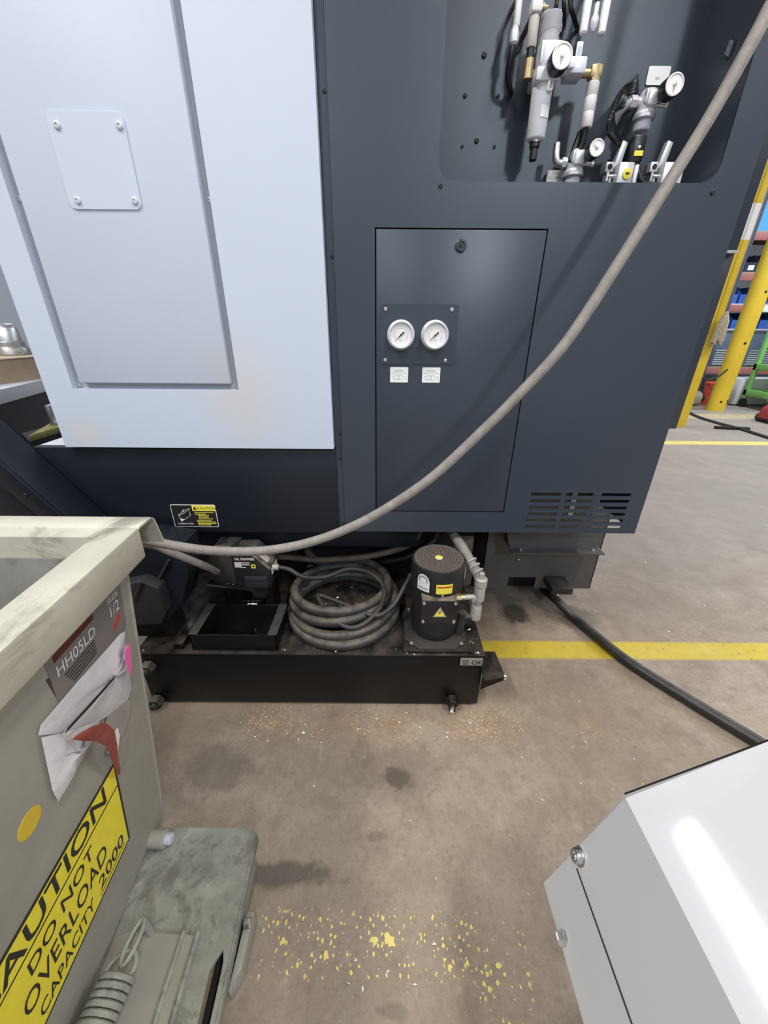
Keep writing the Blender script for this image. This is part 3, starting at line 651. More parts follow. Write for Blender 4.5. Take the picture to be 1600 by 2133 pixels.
# scraper tray and hanging clip, legs
p0, p1, p2, p3 = at(432, 1218, Y=SY-.035), at(530, 1231, Y=SY-.035), at(512, 1220, Y=SY), at(437, 1207, Y=SY)
bm = nb(); prism(bm, [p0, p1, p2, p3], (0, 0, -.003)); prism(bm, [p0, p1, p1+Vector((0, .001, .006)), p0+Vector((0, .001, .008))], (0, .002, 0)); STY = mk('scraper_tray', bm, mat('oily_gloss', (.03, .026, .024), .08, metal=.6), SK)
bm = nb(); prism(bm, [p0+Vector((0, -.0015, -.002)), p1+Vector((0, -.0015, -.002)), p1+Vector((0, -.0015, .002)), p0+Vector((0, -.0015, .003))], (0, .002, 0)); mk('tray_edge', bm, M['chrome'], STY)
for t_ in (.42, .52): screw(p0.lerp(p1, t_)+Vector((0, .012, .006)), .003, 'chrome', STY)
mk('belt_head', box(nb(), p0.x+.01, p0.x+.055, SY-.02, SY, zb3+.004, zb3+.026, .004), M['blackp'], SK)
mk('stand', box(nb(), xl+.02, xl+.085, SY+.01, SY+.09, TZ, zb3+.013), M['tank'], SK); mk('stand', box(nb(), xr-.035, xr-.005, SY+.01, SY+.09, TZ, zb3+.001), M['tank'], SK)
prism_b = nb(); prism(prism_b, [(xs+.03, SY+.005, zb3+.001), (xr-.012, SY+.005, zb3+.001), (xr-.03, SY+.005, zb3-.048), (xs+.06, SY+.005, zb3-.048)], (0, .05, 0)); mk('belt_guard', prism_b, M['blackp'], SK)
p = at(527, 1258, Y=SY-.012)
bm = nb(); box(bm, p.x-.018, p.x-.015, SY-.016, SY-.012, p.z-.012, p.z+.016); box(bm, p.x+.013, p.x+.016, SY-.016, SY-.012, p.z-.01, p.z+.014); cyl(bm, (p.x-.018, SY-.014, p.z), (p.x+.016, SY-.014, p.z), .005); cyl(bm, (p.x-.006, SY-.018, p.z+.004), (p.x-.004, SY-.018, p.z-.014), .004); cyl(bm, (p.x-.04, SY-.012, p.z+.014), (p.x+.03, SY-.012, p.z+.014), .002, seg=6); box(bm, p.x-.004, p.x+.004, SY-.014, SY+.008, p.z+.004, p.z+.02)
mk('hanging_clip', bm, M['chrome'], SK)

# ------------------------------------------------------------------ hoses and cords
# thick black hose coiled on the tank top, with a slack turn lying across it
pts = []
CX, CY = -.148, 1.150
turns = [(.196, .0, -.004, .263), (.182, .008, .004, .280), (.190, -.004, .030, .296), (.168, -.012, .050, .318), (.176, -.014, .062, .340)]
NT = 4.25
for i in range(int(NT*16)+1):
    t = i/16; k = min(int(t), 3); f = t-k
    a = [turns[k][j]*(1-f)+turns[k+1][j]*f for j in range(4)]
    ang = math.radians(35)+t*math.tau
    pts.append((CX+a[1]+a[0]*1.02*math.cos(ang), CY+a[2]+a[0]*.99*math.sin(ang), a[3]+.012*math.sin(ang*1.0+k)))
e = Vector(pts[-1]); pts += [e+Vector((-.06, .06, .01)), e+Vector((-.05, .16, .01)), e+Vector((.03, .24, .0))]
tag(mk('coiled_hose', tube(nb(), pts, .0180, seg=12, n=3), M['hose']), 'thick black hose coiled in several turns on the tank beside the pump', 'hose')
# thin power cord from skimmer wandering over the coil to the pump
z = .372
c_pts = [(xr+.018, SY+.035, zc2-.012), (xr+.06, SY+.03, zc2-.018), (-.29, 1.16, .40), (-.22, 1.20, .372), (-.14, 1.25, .375), (-.06, 1.23, .375), (.0, 1.15, .368), (-.01, 1.06, .348), (-.07, 1.00, .322),
         (-.13, 1.00, .315), (-.20, 1.06, .335), (-.235, 1.12, .338), (-.225, 1.135, .335), (-.12, 1.08, .335), (-.03, 1.03, .335), (.03, 1.06, .35), (.075, 1.11, .40), (.098, 1.13, .44)]
tag(mk('power_cord', tube(nb(), c_pts, .0085, seg=10), M['cord']), 'thin black power cord running from the skimmer over the hose coil', 'cord')
c_pts = [(-.245, 1.02, .30), (-.20, .985, .305), (-.10, .958, .305), (.0, .985, .315), (.045, 1.05, .345), (.075, 1.12, .38)]
# brown stained hose and dark hose hanging below the machine
b_pts = [at(430, 1150, Y=1.33), at(500, 1158, Y=1.32), at(590, 1160, Y=1.31), at(660, 1166, Y=1.305), at(740, 1162, Y=1.305), at(800, 1152, Y=1.305), at(850, 1136, Y=1.31), at(872, 1110, Y=1.33), at(875, 1085, Y=1.35)]
tag(mk('stained_hose', tube(nb(), b_pts, .0125, seg=12), M['brownhose']), 'brown stained hose sagging under the lower edge of the machine', 'hose')
d_pts = [at(640, 1180, Y=1.42), at(720, 1178, Y=1.44), at(790, 1172, Y=1.46), at(850, 1160, Y=1.48), at(900, 1130, Y=1.5), at(915, 1090, Y=1.52)]
tag(mk('dark_hose', tube(nb(), d_pts, .0135, seg=12), M['cord']), 'dark hose in the gap behind the pump, under the brown stained hose', 'hose')
# grey dusty air hose swinging across the front of the machine, round the hopper corner and back
spec = [(1660, -110, .60), (1600, 22, .63), (1540, 135, .65), (1470, 258, .68), (1395, 378, .705), (1300, 530, .735), (1180, 712, .78), (1075, 828, .82), (1000, 902, .85), (900, 994, .88), (800, 1062, .91), (720, 1103, .925), (640, 1131, .935),
        (560, 1146, .94), (490, 1149, .935), (420, 1145, .925), (360, 1136, .915), (318, 1128, .91), (285, 1122, .92), (268, 1124, .95), (285, 1130, 1.0), (320, 1136, 1.06), (360, 1152, 1.09), (395, 1166, 1.13), (425, 1178, 1.18), (440, 1185, 1.25), (452, 1191, 1.327)]
h_pts = [CAM+ray(px, py)*zz for px, py, zz in spec]
h_pts = [h_pts[0]+Vector((.06, -.05, .5))]+h_pts
tag(mk('air_hose', tube(nb(), h_pts, .0112, seg=12, n=6), M['ghose']), 'long grey dusty air hose swinging diagonally across the machine front', 'hose')
# thick black cable on the floor
f_pts = [at(1125, 1222, Y=1.70), at(1150, 1242, Z=.06)]+[at(a, b, Z=.021) for a, b in ((1195, 1285), (1245, 1328), (1300, 1372), (1360, 1412), (1430, 1455), (1500, 1498), (1570, 1540), (1650, 1590))]
tag(mk('floor_cable', tube(nb(), f_pts, .0205, seg=14), M['floorcable']), 'thick black cable lying on the floor from the machine foot to the white enclosure', 'cable')

# ------------------------------------------------------------------ chip conveyor rising to the left
CV = thing('chip_conveyor', (-.85, 1.05, TZ), 'dark navy inclined chip conveyor duct in front of the machine base', 'conveyor')
A_, B_ = Vector((-1.47, 1.008, 1.491)), Vector((-.895, 1.008, .661)); dd = (B_-A_).normalized(); nn = Vector((-dd.z, 0, dd.x)); nn = nn if nn.z < 0 else -nn
bm = nb(); prism(bm, [A_, B_, B_+nn*.26, A_+nn*.26], (0, .11, 0), .003); mk('duct', bm, M['navy'], CV)
bm = nb(); prism(bm, [A_+Vector((0, -.012, 0)), B_+Vector((0, -.012, 0)), B_+nn*.055+Vector((0, -.012, 0)), A_+nn*.055+Vector((0, -.012, 0))], (0, .012, 0), .002); LP = mk('top_flange', bm, M['navy'], CV)
for t in (.38, .62, .83): screw(A_.lerp(B_, t)+nn*.024+Vector((0, -.012, 0)), .006, 'black', LP)
x0 = -1.02
bm = nb(); prism(bm, [Vector((x0, 1.0, .69)), at(378, 1138, Y=1.0), at(392, 1200, Y=1.0), at(378, 1262, Y=1.0), at(345, 1298, Y=1.0), Vector((x0, 1.0, .325))], (0, .11, 0), .004); mk('boot', bm, M['navy'], CV)
bm = nb(); prism(bm, [Vector((x0, .955, .46)), at(292, 1212, Y=.955), at(329, 1226, Y=.955), at(345, 1276, Y=.955), at(336, 1300, Y=.955), at(285, 1302, Y=.955), Vector((x0, .955, .34))], (0, .045, 0), .003); mk('boot_cover', bm, mat('boot_cover_paint', (.03, .03, .034), .45), CV)
mk('edge_bead', cyl(nb(), at(352, 1166, Y=.995), at(330, 1208, Y=.995), .004, seg=8), M['face'], CV); mk('edge_bead', cyl(nb(), at(293, 1212, Y=.95), at(278, 1252, Y=.95), .0025, seg=8), M['face'], CV)
mk('boot_base', box(nb(), -.98, -.725, 1.02, 1.10, TZ, .34), M['dark'], CV)

# ------------------------------------------------------------------ self-dumping hopper
P0, D1, D2 = Vector((-.541, .46, .15)), Vector((-.06, 1, 0)), Vector((.14, .036, 1)); NW = D1.cross(D2).normalized(); NW = NW if NW.x > 0 else -NW
def W(y, z, off=0):
    v = z-P0.z; u = y-P0.y-.036*v; return P0+D1*u+D2*v+NW*off
HP = thing('dumping_hopper', (-.85, .2, 0), 'grey steel dumping hopper with flared sides on a low base at the left', 'hopper')
bm = nb(); prism(bm, [W(y, z) for y, z in ((.560, .86), (.545, .105), (.46, .125), (.2, .096), (-.35, .09), (-.35, .86))], NW*-.006); SW = mk('side_wall', bm, M['hop'], HP)
bm = nb(); tube(bm, [W(.561, .86, -.002), W(.546, .105, -.002)], .0045, seg=8, n=1); mk('edge_bead', bm, M['hop'], SW)
W2 = lambda y, z: Vector((-1.78-W(y, z).x, W(y, z).y, W(y, z).z))
bm = nb(); prism(bm, [W2(y, z) for y, z in ((.558, .86), (.545, .105), (-.35, .09), (-.35, .86))], (-.006, 0, 0)); mk('side_wall', bm, hopin, HP)
# sloping end wall and bottom
e0, e1 = W(.556, .86, -.006), W2(.556, .86); f0, f1 = W(.40, .20, -.006), W2(.40, .20)
bm = nb(); prism(bm, [e0, e1, f1, f0], (0, .006, 0)); mk('end_wall', bm, hopin, HP)
bm = nb(); prism(bm, [f0, f1, W2(-.35, .20), W(-.35, .20, -.006)], (0, 0, -.006)); mk('bottom_plate', bm, hopin, HP)
# rims: folded channels along the side and the end
RZ, RB = .904, .846
bm = nb(); a0, a1 = W(.592, RB, .020), W(-.35, RB, .020); b0, b1 = W(.592, RB+.03, .018), W(-.35, RB+.03, .018); b0.z = b1.z = RZ
inw = Vector((-.060, 0, 0))
prism(bm, [a0, b0, b0+inw, Vector((b0.x-.060, b0.y, RB+.012)), Vector((b0.x-.03, b0.y, RB))], a1-a0, .0045); mk('side_rim', bm, M['rim'], HP)
bm = nb(); m0, m1 = W2(.592, RB), W2(-.35, RB)
prism(bm, [Vector((m0.x-.02, m0.y, RB)), Vector((m0.x-.02, m0.y, RZ)), Vector((m0.x+.04, m0.y, RZ)), Vector((m0.x+.04, m0.y, RB))], m1-m0, .0045); mk('side_rim', bm, M['rim'], HP)
xr_ = b0.x-.0005; xl_ = m0.x-.02
bm = nb(); prof = [(.590, RZ-.004), (.594, RZ), (.632, RZ), (.640, RZ-.006), (.652, RB-.004), (.649, RB-.005), (.637, RZ-.008), (.631, RZ-.0035), (.594, RZ-.0035), (.590, RZ-.006)]
prism(bm, [(xr_, y, z) for y, z in prof], (xl_-xr_, 0, 0)); mk('end_rim', bm, M['rim'], HP, ang=50)
mk('end_rim_web', box(nb(), xl_, xr_-.03, .560, .592, RB, RZ-.003), M['rim'], HP)
# caution sign
bm = nb(); prism(bm, [W(y, z, .0004) for y, z in ((.434, .503), (.426, .263), (-.10, .263), (-.10, .51))], NW*.0008); SG = mk('caution_sign', bm, M['ink'], HP)
bm = nb(); prism(bm, [W(y, z, .0013) for y, z in ((.4285, .497), (.4265, .4465), (-.09, .4485), (-.09, .503))], NW*.0004); mk('sign_band', bm, M['yellow'], SG)
bm = nb(); prism(bm, [W(y, z, .0013) for y, z in ((.4262, .441), (.4205, .270), (-.09, .270), (-.09, .443))], NW*.0004); mk('sign_field', bm, M['yellow'], SG)
def sign_text(s, y0, y1, z0, h, par_, m_='ink', off=.0022, o_=.0, nm='lettering'):
    cu = bpy.data.curves.new('t', 'FONT'); cu.body = s; cu.size = 1; cu.resolution_u = 3; cu.offset = o_
    o = bpy.data.objects.new('t', cu); COL.objects.link(o); dg = bpy.context.evaluated_depsgraph_get()
    me = bpy.data.meshes.new_from_object(o.evaluated_get(dg)); bpy.data.objects.remove(o); me.materials.clear()
    xs_ = [v.co.x for v in me.vertices]; ys_ = [v.co.y for v in me.vertices if v.co.y > 0]; mx, mn, my = max(xs_), min(xs_), .70
    for v in me.vertices: v.co = W(y0+(v.co.x-mn)/(mx-mn)*(y1-y0)+.036*v.co.y/my*h, z0+v.co.y/my*h, off)
    return lk(nm, me, M[m_], par_)
sign_text('CAUTION', .135, .395, .455, .042, SG, o_=.012)
sign_text('DO NOT', .203, .342, .398, .030, SG, o_=.008)
sign_text('OVERLOAD', .178, .366, .338, .042, SG, o_=.004)
sign_text('CAPACITY', .190, .315, .286, .030, SG, o_=.004)
sign_text('2000', .333, .408, .290, .032, SG, o_=.006)
bm = nb(); prism(bm, [W(y, z, .0020) for y, z in ((.330, .279), (.410, .281), (.410, .283), (.330, .281))], NW*.0003); mk('underline', bm, M['ink'], SG)
# yellow dot, name plate, plastic pouch, tape, tag
c = W(.277, .632); bm = nb(); lathe(bm, c, NW, [(.019, 0), (.019, .0008)], 28); mk('round_sticker', bm, M['yelpost'], HP)
bm = nb(); prism(bm, [W(y, z, .0003) for y, z in ((.535, .845), (.532, .738), (.525, .73), (.37, .735), (.365, .74), (.362, .845))], NW*.001); NP = mk('name_plate', bm, M['plateg'], HP)
bm = nb(); prism(bm, [W(y, z, .0014) for y, z in ((.460, .835), (.460, .815), (.375, .812), (.375, .830))], NW*.0003); mk('name_plate_bar', bm, M['maroon'], NP)
sign_text('HH05LD', .375, .457, .786, .019, NP, 'whitetxt', .0018)
sign_text('SIZE', .496, .524, .812, .009, NP, 'whitetxt', .0018); sign_text('1/2', .498, .522, .784, .021, NP, 'whitetxt', .0018)
bm = nb(); prism(bm, [W(y, z, .0016) for y, z in ((.520, .778), (.520, .766), (.500, .754), (.500, .764))], NW*.0003); mk('red_mark', bm, M['red'], NP)
bm = nb()
for k in range(5):
    zz = .779-.006*k; prism(bm, [W(y, z, .0016) for y, z in ((.385+.003*k, zz), (.452, zz+.001), (.452, zz-.001), (.385+.003*k, zz-.002))], NW*.0002)
mk('small_print', bm, M['ink'], NP)
# scratch beside the plate
bm = nb(); prism(bm, [W(y, z, .0003) for y, z in ((.358, .80), (.362, .80), (.372, .73), (.369, .73))], NW*.0004); mk('drip_stain', bm, mat('brown_drip', (.06, .05, .04), .5), HP)
def film(loop, lift, mat_, name, par_, bulge=.012, sub=3):
    bm = nb(); cy = sum(p[0] for p in loop)/len(loop); cz = sum(p[1] for p in loop)/len(loop)
    rings = []
    for k in range(sub+1):
        f = k/sub; rings.append([bm.verts.new(W(cy+(y-cy)*(1-f*.92), cz+(z-cz)*(1-f*.92), lift+bulge*math.sin(f*math.pi/2)*(.6+.4*math.sin(i*2.1+k)))) for i, (y, z) in enumerate(loop)])
    n_ = len(loop)
    for a, b in zip(rings, rings[1:]):
        for i in range(n_): bm.faces.new((a[i], a[(i+1) % n_], b[(i+1) % n_], b[i]))
    bm.faces.new(rings[-1]); return mk(name, bm, mat_, par_, ang=80)
upper = [(.524, .730), (.518, .715), (.519, .690), (.523, .684), (.517, .672), (.520, .655), (.526, .648), (.514, .640), (.512, .600), (.490, .586), (.44, .618), (.385, .665), (.345, .712), (.322, .742), (.33, .752), (.40, .748), (.46, .742), (.51, .738)]
PO = film(upper, .003, M['pouch'], 'document_pouch', HP, .010)
lower = [(.322, .738), (.317, .69), (.312, .64), (.314, .609), (.335, .612), (.375, .618), (.405, .628), (.42, .640), (.40, .655), (.365, .69), (.345, .712)]
film(lower, .006, M['pouch'], 'pouch_flap', PO, .016)
bm = nb(); prism(bm, [W(y, z, .015) for y, z in ((.345, .713), (.40, .700), (.458, .690), (.458, .694), (.40, .706), (.352, .716))], NW*.0004); mk('slit', bm, M['ink'], PO)
bm = nb(); prism(bm, [W(y, z, .017) for y, z in ((.490, .717), (.503, .722), (.508, .712), (.502, .680), (.494, .655), (.489, .680))], NW*.0012); mk('pink_tape', bm, M['pinkp'], PO)
bm = nb(); prism(bm, [W(y, z, .004) for y, z in ((.44, .620), (.495, .590), (.50, .575), (.49, .555), (.47, .535), (.44, .545), (.41, .60))], NW*.0006); mk('paper_backing', bm, mat('pale_backing', (.42, .40, .37), .5, alpha=.75), PO)
bm = nb(); prism(bm, [W(y, z, .006) for y, z in ((.418, .555), (.438, .575), (.452, .572), (.452, .55), (.44, .525), (.432, .505), (.428, .530))], NW*.0012); mk('torn_corner', bm, M['paper'], PO)
# red tag with a tail
tp = [(.347, .703, .022), (.362, .688, .028), (.382, .664, .030), (.397, .625, .030), (.403, .580, .026), (.410, .545, .02), (.418, .505, .014), (.426, .478, .006), (.432, .470, .003)]
wd = [.004, .013, .017, .016, .012, .007, .005, .004, .004]
bm = nb(); L_ = [bm.verts.new(W(y-w_*.5, z-w_*.5, o)) for (y, z, o), w_ in zip(tp, wd)]; R2 = [bm.verts.new(W(y+w_*.6, z+w_*.5, o+.004)) for (y, z, o), w_ in zip(tp, wd)]
for i in range(len(tp)-1): bm.faces.new((L_[i], L_[i+1], R2[i+1], R2[i]))
r = bmesh.ops.extrude_face_region(bm, geom=bm.faces[:])
for g in r['geom']:
    if isinstance(g, bmesh.types.BMVert): g.co += NW*.0006
mk('red_tag', bm, M['redtag'], HP, ang=80)
# base with skid plate, slot, ribs, pivot, spring
BZ = .09
ang_ = -.055
def Bp(x, y, z): return Vector((x-.055*(y-.5), y, z))
bm = nb(); slot = [(-.322, .305), (-.301, .322), (-.290, .30), (-.290, -.2), (-.325, -.2)]
plate(bm, [(-.95, -.3), (-.312, -.3), (-.312, .515), (-.322, .524), (-.95, .524)], [[(-.344, -.2), (-.321, -.2), (-.321, .300), (-.327, .318), (-.344, .290)]], lambda a, b: Bp(a, b, BZ), (0, 0, -.008))
BP = mk('base_plate', bm, M['basep'], HP)
bm = nb(); p = [Bp(-.312, -.3, BZ-.001), Bp(-.312, .515, BZ-.001), Bp(-.312, .515, BZ-.03), Bp(-.312, -.3, BZ-.03)]; prism(bm, p, (.005, 0, 0), .001); mk('edge_bar', bm, M['basep'], BP)
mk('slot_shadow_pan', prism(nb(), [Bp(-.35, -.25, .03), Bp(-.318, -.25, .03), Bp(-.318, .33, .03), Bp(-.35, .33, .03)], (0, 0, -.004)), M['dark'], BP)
bm = nb(); prism(bm, [Bp(x, y, BZ) for x, y in ((-.56, -.3), (-.40, -.3), (-.385, .335), (-.52, .340), (-.56, .33))], (0, 0, .007), .002); mk('wear_plate', bm, M['hop'], BP)
for x in (-.405, -.425-.01):
    bm = nb(); tube(bm, [Bp(x+.02, .34, BZ+.006), Bp(x, -.3, BZ+.006)], .006, seg=8, n=2); mk('rib', bm, M['basep'], BP)
for x, y in ((-.34, .42), (-.34, -.1), (-.8, .42)):
    q_ = Bp(x, y, 0); mk('skid', box(nb(), q_.x-.03, q_.x+.03, y-.06, y+.06, 0, BZ-.008, .003), M['basep'], BP)
pv = W(.486, .125)
bm = nb(); cyl(bm, pv-Vector((.01, 0, 0)), pv+Vector((.036, 0, 0)), .0195, seg=24, ch=.002); PV = mk('pivot_tube', bm, M['hop'], HP)
mk('pivot_pin', cyl(nb(), pv+Vector((.034, 0, 0)), pv+Vector((.050, 0, 0)), .0125, seg=16, ch=.002), M['zinc'], PV)
# extension spring
s0, s1 = Vector((-.478, .268, .150)), Vector((-.497, .02, .150)); ax, u, v = frame(s1-s0); Ls = (s1-s0).length; sp = []
for i in range(int(24*14)+1):
    t = i/(24*14); a = t*24*math.tau; sp.append(s0+ax*(t*Ls)+(u*math.cos(a)+v*math.sin(a))*.027)
SPR = mk('spring', tube(nb(), sp, .0048, seg=8, smooth=False), M['basep'], HP)
hk = [s0+v*.0+u*.027, s0-ax*.012+u*.024, s0-ax*.028+u*.006, s0-ax*.026-u*.014, s0-ax*.008-u*.022, s0+ax*.004-u*.012]
mk('spring_hook', tube(nb(), hk, .0045, seg=8), M['basep'], SPR)
c = s0-ax*.04; lk_ = [c+u*.009*math.cos(t*math.tau/16)+ax*.032*math.sin(t*math.tau/16)+Vector((0, 0, .006)) for t in range(17)]
mk('chain_link', tube(nb(), lk_, .0042, seg=8, smooth=False), M['basep'], SPR)
mk('spring_anchor', cyl(nb(), c-ax*.03, c-ax*.03-Vector((0, 0, .062)), .008, seg=10), M['basep'], HP)
# bracket block and bolt sticking out of the base edge
q_ = Bp(-.300, .345, 0)
bm = nb(); prism(bm, [(q_.x-.005, .385, 0), (q_.x+.012, .385, 0), (q_.x+.012, .30, 0), (q_.x-.005, .27, 0)], (0, 0, .055), .003); mk('stop_block', bm, M['hop'], HP)
bm = nb(); lathe(bm, (q_.x, .362, .066), (1, 0, .25), [(.009, 0), (.009, .012), (.007, .015)], 6); mk('hex_bolt', bm, M['chrome'], HP)

# ------------------------------------------------------------------ white enclosure at the lower right
YE = .30
WC = thing('white_enclosure', (.75, .05, 0), 'glossy white sheet metal enclosure with sloping faces in the right foreground', 'enclosure')
q1, q2, q3 = Vector((.258, YE, .422)), Vector((.323, YE, .661)), Vector((.465, YE, .774))
q4 = q3+(q3-q2)*.55; q5 = Vector((1.15, YE, q4.z)); ext = Vector((0, -.75, 0))
def sheet(name, pts_, th, par_, m_='gloss', bv=.002):
    up = [Vector(p) for p in pts_]; lo = []
    for i, p in enumerate(up):
        d = ((up[min(i+1, len(up)-1)]-p).normalized()+(p-up[max(i-1, 0)]).normalized()).normalized(); lo.append(p+Vector((d.z, 0, -d.x))*th)
    bm = nb(); prism(bm, up+lo[::-1], ext); bmesh.ops.bevel(bm, geom=[e for e in bm.edges if e.calc_face_angle(0) > .3], offset=bv, segments=6, affect='EDGES', profile=.5)
    return mk(name, bm, M[m_], par_, ang=4)
dA = (q2-q1).normalized(); seam = q1+dA*((q2-q1).length*.40)
ns = Vector((-dA.z, 0, dA.x))
sheet('hood', [seam, q2, q3, q4, q5], .004, WC, bv=.0035)
sheet('lower_side_panel', [q1-ns*.002, seam-ns*.0035+dA*.03], .003, WC, bv=.0008)
bm = nb(); prism(bm, [q1+Vector((.006, 0, .002)), q2+Vector((.006, 0, -.006)), q3+Vector((.004, 0, -.008)), q4+Vector((.004, 0, -.008)), q5+Vector((0, 0, -.006)), Vector((1.15, YE, .42))], (0, -.01, 0)); mk('end_plate', bm, M['gloss'], WC)
mk('edge_strip', tube(nb(), [q2+Vector((.004, .002, -.004)), q3+Vector((.004, .002, -.005)), q4+Vector((.004, .002, -.005))], .003, seg=8, n=4), M['ink'], WC)  # thin dark strip along the far top edge
mk('pedestal', box(nb(), .43, 1.15, -.42, .285, .0, .45, .004), M['gloss'], WC)
mk('underside_sheet', box(nb(), .262, 1.15, -.45, YE, .420, .424), M['gloss'], WC)
mk('seam_gap', tube(nb(), [seam+ns*.0006-dA*.0012+Vector((0, -.02, 0)), seam+ns*.0006-dA*.0012+Vector((0, -.70, 0))], .0011, seg=6, n=2), M['ink'], WC)
def bolt(p, axis, r, nm='bolt'):
    bm = nb(); lathe(bm, p, axis, [(r*1.25, 0), (r*1.25, .0012), (r, .0016), (r, .0075), (r*.85, .0095), (r*.55, .0095), (r*.5, .004), (.0, .004)], 22); return mk(nm, bm, M['chrome'], WC)
rb_ = ray(1208, 1784); bolt(CAM+rb_*((q1-CAM).dot(ns)/rb_.dot(ns)), ns, .0098)
pb_ = seam; t_ = (YE-.03)
WCb = at(1150, 1937, Y=.235)
bm = nb(); lathe(bm, (q1.x+.008, .235, .432), (-1, 0, -.1), [(.010, 0), (.010, .003), (.0085, .0035), (.0085, .012), (.007, .014)], 6); mk('hex_bolt', bm, M['chrome'], WC)

# ------------------------------------------------------------------ air preparation gear in the niche
NY = 1.33
def gauge_part(p, r, root, ang=200):
    p = Vector(p); bm = nb(); lathe(bm, p, (0, 1, 0), [(r*.86, 0), (r, .0005), (r*1.03, .003), (r*1.03, .026), (r*.8, .030), (r*.3, .031), (r*.3, .06)], 30); o = mk('gauge', bm, M['blackp'], root)
    bm = nb(); lathe(bm, p+Vector((0, .0005, 0)), (0, -1, 0), [(r*.97, 0), (r*.97, .003), (r*.85, .0035), (r*.83, .0016), (0, .0016)], 30); mk('dial', bm, M['dialw'], o)
    a = math.radians(ang); d = Vector((math.cos(a), 0, math.sin(a))); s_ = Vector((-d.z, 0, d.x)); c = p+Vector((0, -.0028, 0))
    bm = nb(); prism(bm, [c+d*r*.7, c+s_*r*.09, c-d*r*.25, c-s_*r*.09], (0, -.0004, 0)); mk('needle', bm, M['greytxt'], o)
    lathe_b = nb(); lathe(lathe_b, c, (0, -1, 0), [(r*.16, -.0005), (r*.16, .001), (r*.08, .0015)], 12); mk('needle_hub', lathe_b, M['steel'], o)
    return o
def regulator(gpx, gy, r, label, knob_len=.045, mount=True, ang=200, side=-1):
    """small pressure regulator: gauge in front, ribbed body, marked collar and knob below"""
    g = at(*gpx, Y=gy); c = Vector((g.x-.022, gy+.062, g.z-.006))
    T = thing('pressure_regulator', (c.x, NY, c.z), label, 'regulator', 'air regulators in the machine niche')
    bm = nb(); lathe(bm, c+Vector((0, 0, -.024)), (0, 0, 1), [(.023, 0), (.023, .004), (.020, .008), (.021, .02), (.020, .036), (.017, .043), (.013, .046)], 24)
    box(bm, c.x-.012, c.x+.012, c.y-.027, c.y+.02, c.z-.013, c.z+.013, .003)
    BD = mk('body', bm, M['silverp'], T)
    for s_ in (-1, 1):
        bm = nb(); obox(bm, c+Vector((s_*.012, -.016, .004)), (1, 0, 0), (0, 1, 0), (0, 0, 1), .008, .012, .026, .003); mk('rib', bm, M['alu'], BD)
    gauge_part(g, r, T, ang)
    mk('collar', lathe(nb(), c+Vector((0, 0, -.033)), (0, 0, 1), [(.0235, 0), (.025, .0015), (.025, .008), (.0235, .0095)], 26), M['alu'], T)
    bm = nb(); lathe(bm, c+Vector((0, 0, -.032-knob_len)), (0, 0, 1), [(.0155, 0), (.017, .003), (.0175, knob_len)], 26)
    for k in range(18):
        t = math.tau*k/18; obox(bm, c+Vector((.0172*math.cos(t), .0172*math.sin(t), -.032-knob_len*.5)), (math.cos(t), math.sin(t), 0), (-math.sin(t), math.cos(t), 0), (0, 0, 1), .0015, .002, knob_len*.85)
    mk('knob', bm, M['zinc'], T)
    bm = nb(); cyl(bm, c, (c.x, NY, c.z), .009); mk('stem', bm, M['steel'], T)
    bm = nb(); cyl(bm, c+Vector((.016, -.01, -.008)), c+Vector((.036, -.018, -.012)), .0045, seg=10); lathe(bm, c+Vector((.034, -.0175, -.0118)), (.94, -.3, -.15), [(.006, 0), (.006, .006), (.003, .007)], 10); mk('side_plug', bm, M['alu'], T)
    return T, c
T2, c2 = regulator((1243, 308), 1.205, .0175, 'silver pressure regulator at the niche bottom, its round gauge beside a range label', .035, ang=150)
bm = nb(); tube(bm, [c2+Vector((-.018, 0, -.002)), c2+Vector((-.040, 0, -.004)), c2+Vector((-.050, .0, .006)), c2+Vector((-.051, .004, .035))], .0085); mk('elbow', bm, M['steel'], T2)
bm = nb(); lathe(bm, c2+Vector((-.034, 0, -.0035)), (1, 0, 0), [(.011, 0), (.011, .01)], 6); mk('elbow_nut', bm, M['silverp'], T2)
T3, c3 = regulator((1405, 176), 1.205, .0205, 'silver pressure regulator high on the right of the niche beside the hanging hose', .021, ang=270)
bm = nb(); tube(bm, [c3+Vector((-.018, 0, .0)), c3+Vector((-.04, 0, .0)), c3+Vector((-.055, .01, -.01)), c3+Vector((-.06, .03, -.03))], .010); mk('elbow', bm, M['alu'], T3)
bm = nb(); lathe(bm, c3+Vector((-.042, 0, 0)), (1, 0, 0), [(.0125, 0), (.0125, .014)], 6); mk('elbow_nut', bm, M['alu'], T3)
# main filter regulator
g = at(1171, 117, Y=1.185); c = Vector((g.x-.014, 1.25, at(1156, 140, Y=1.25).z))
T1 = thing('filter_regulator', (c.x, NY, c.z), 'tall silver air filter regulator with long white bowl and a round gauge', 'regulator', 'air regulators in the machine niche')
hz = lambda py: at(1150, py, Y=1.25).z
bm = nb(); box(bm, c.x-.024, c.x+.024, c.y-.028, c.y+.030, hz(156), hz(98), .004); box(bm, c.x-.028, c.x+.026, c.y-.034, c.y+.030, hz(184), hz(155), .003); BD = mk('body', bm, M['silverp'], T1)
for x_ in (-.024, .020): mk('body_rib', box(nb(), c.x+x_, c.x+x_+.005, c.y-.034, c.y-.027, hz(150), hz(105), .001), M['alu'], BD)
k0 = hz(100); k1 = hz(30)-k0
bm = nb(); lathe(bm, (c.x, c.y, k0), (0, 0, 1), [(.021, 0), (.022, k1*.2), (.020, k1*.3), (.021, k1*.42), (.0215, k1*.95), (.019, k1)], 26)
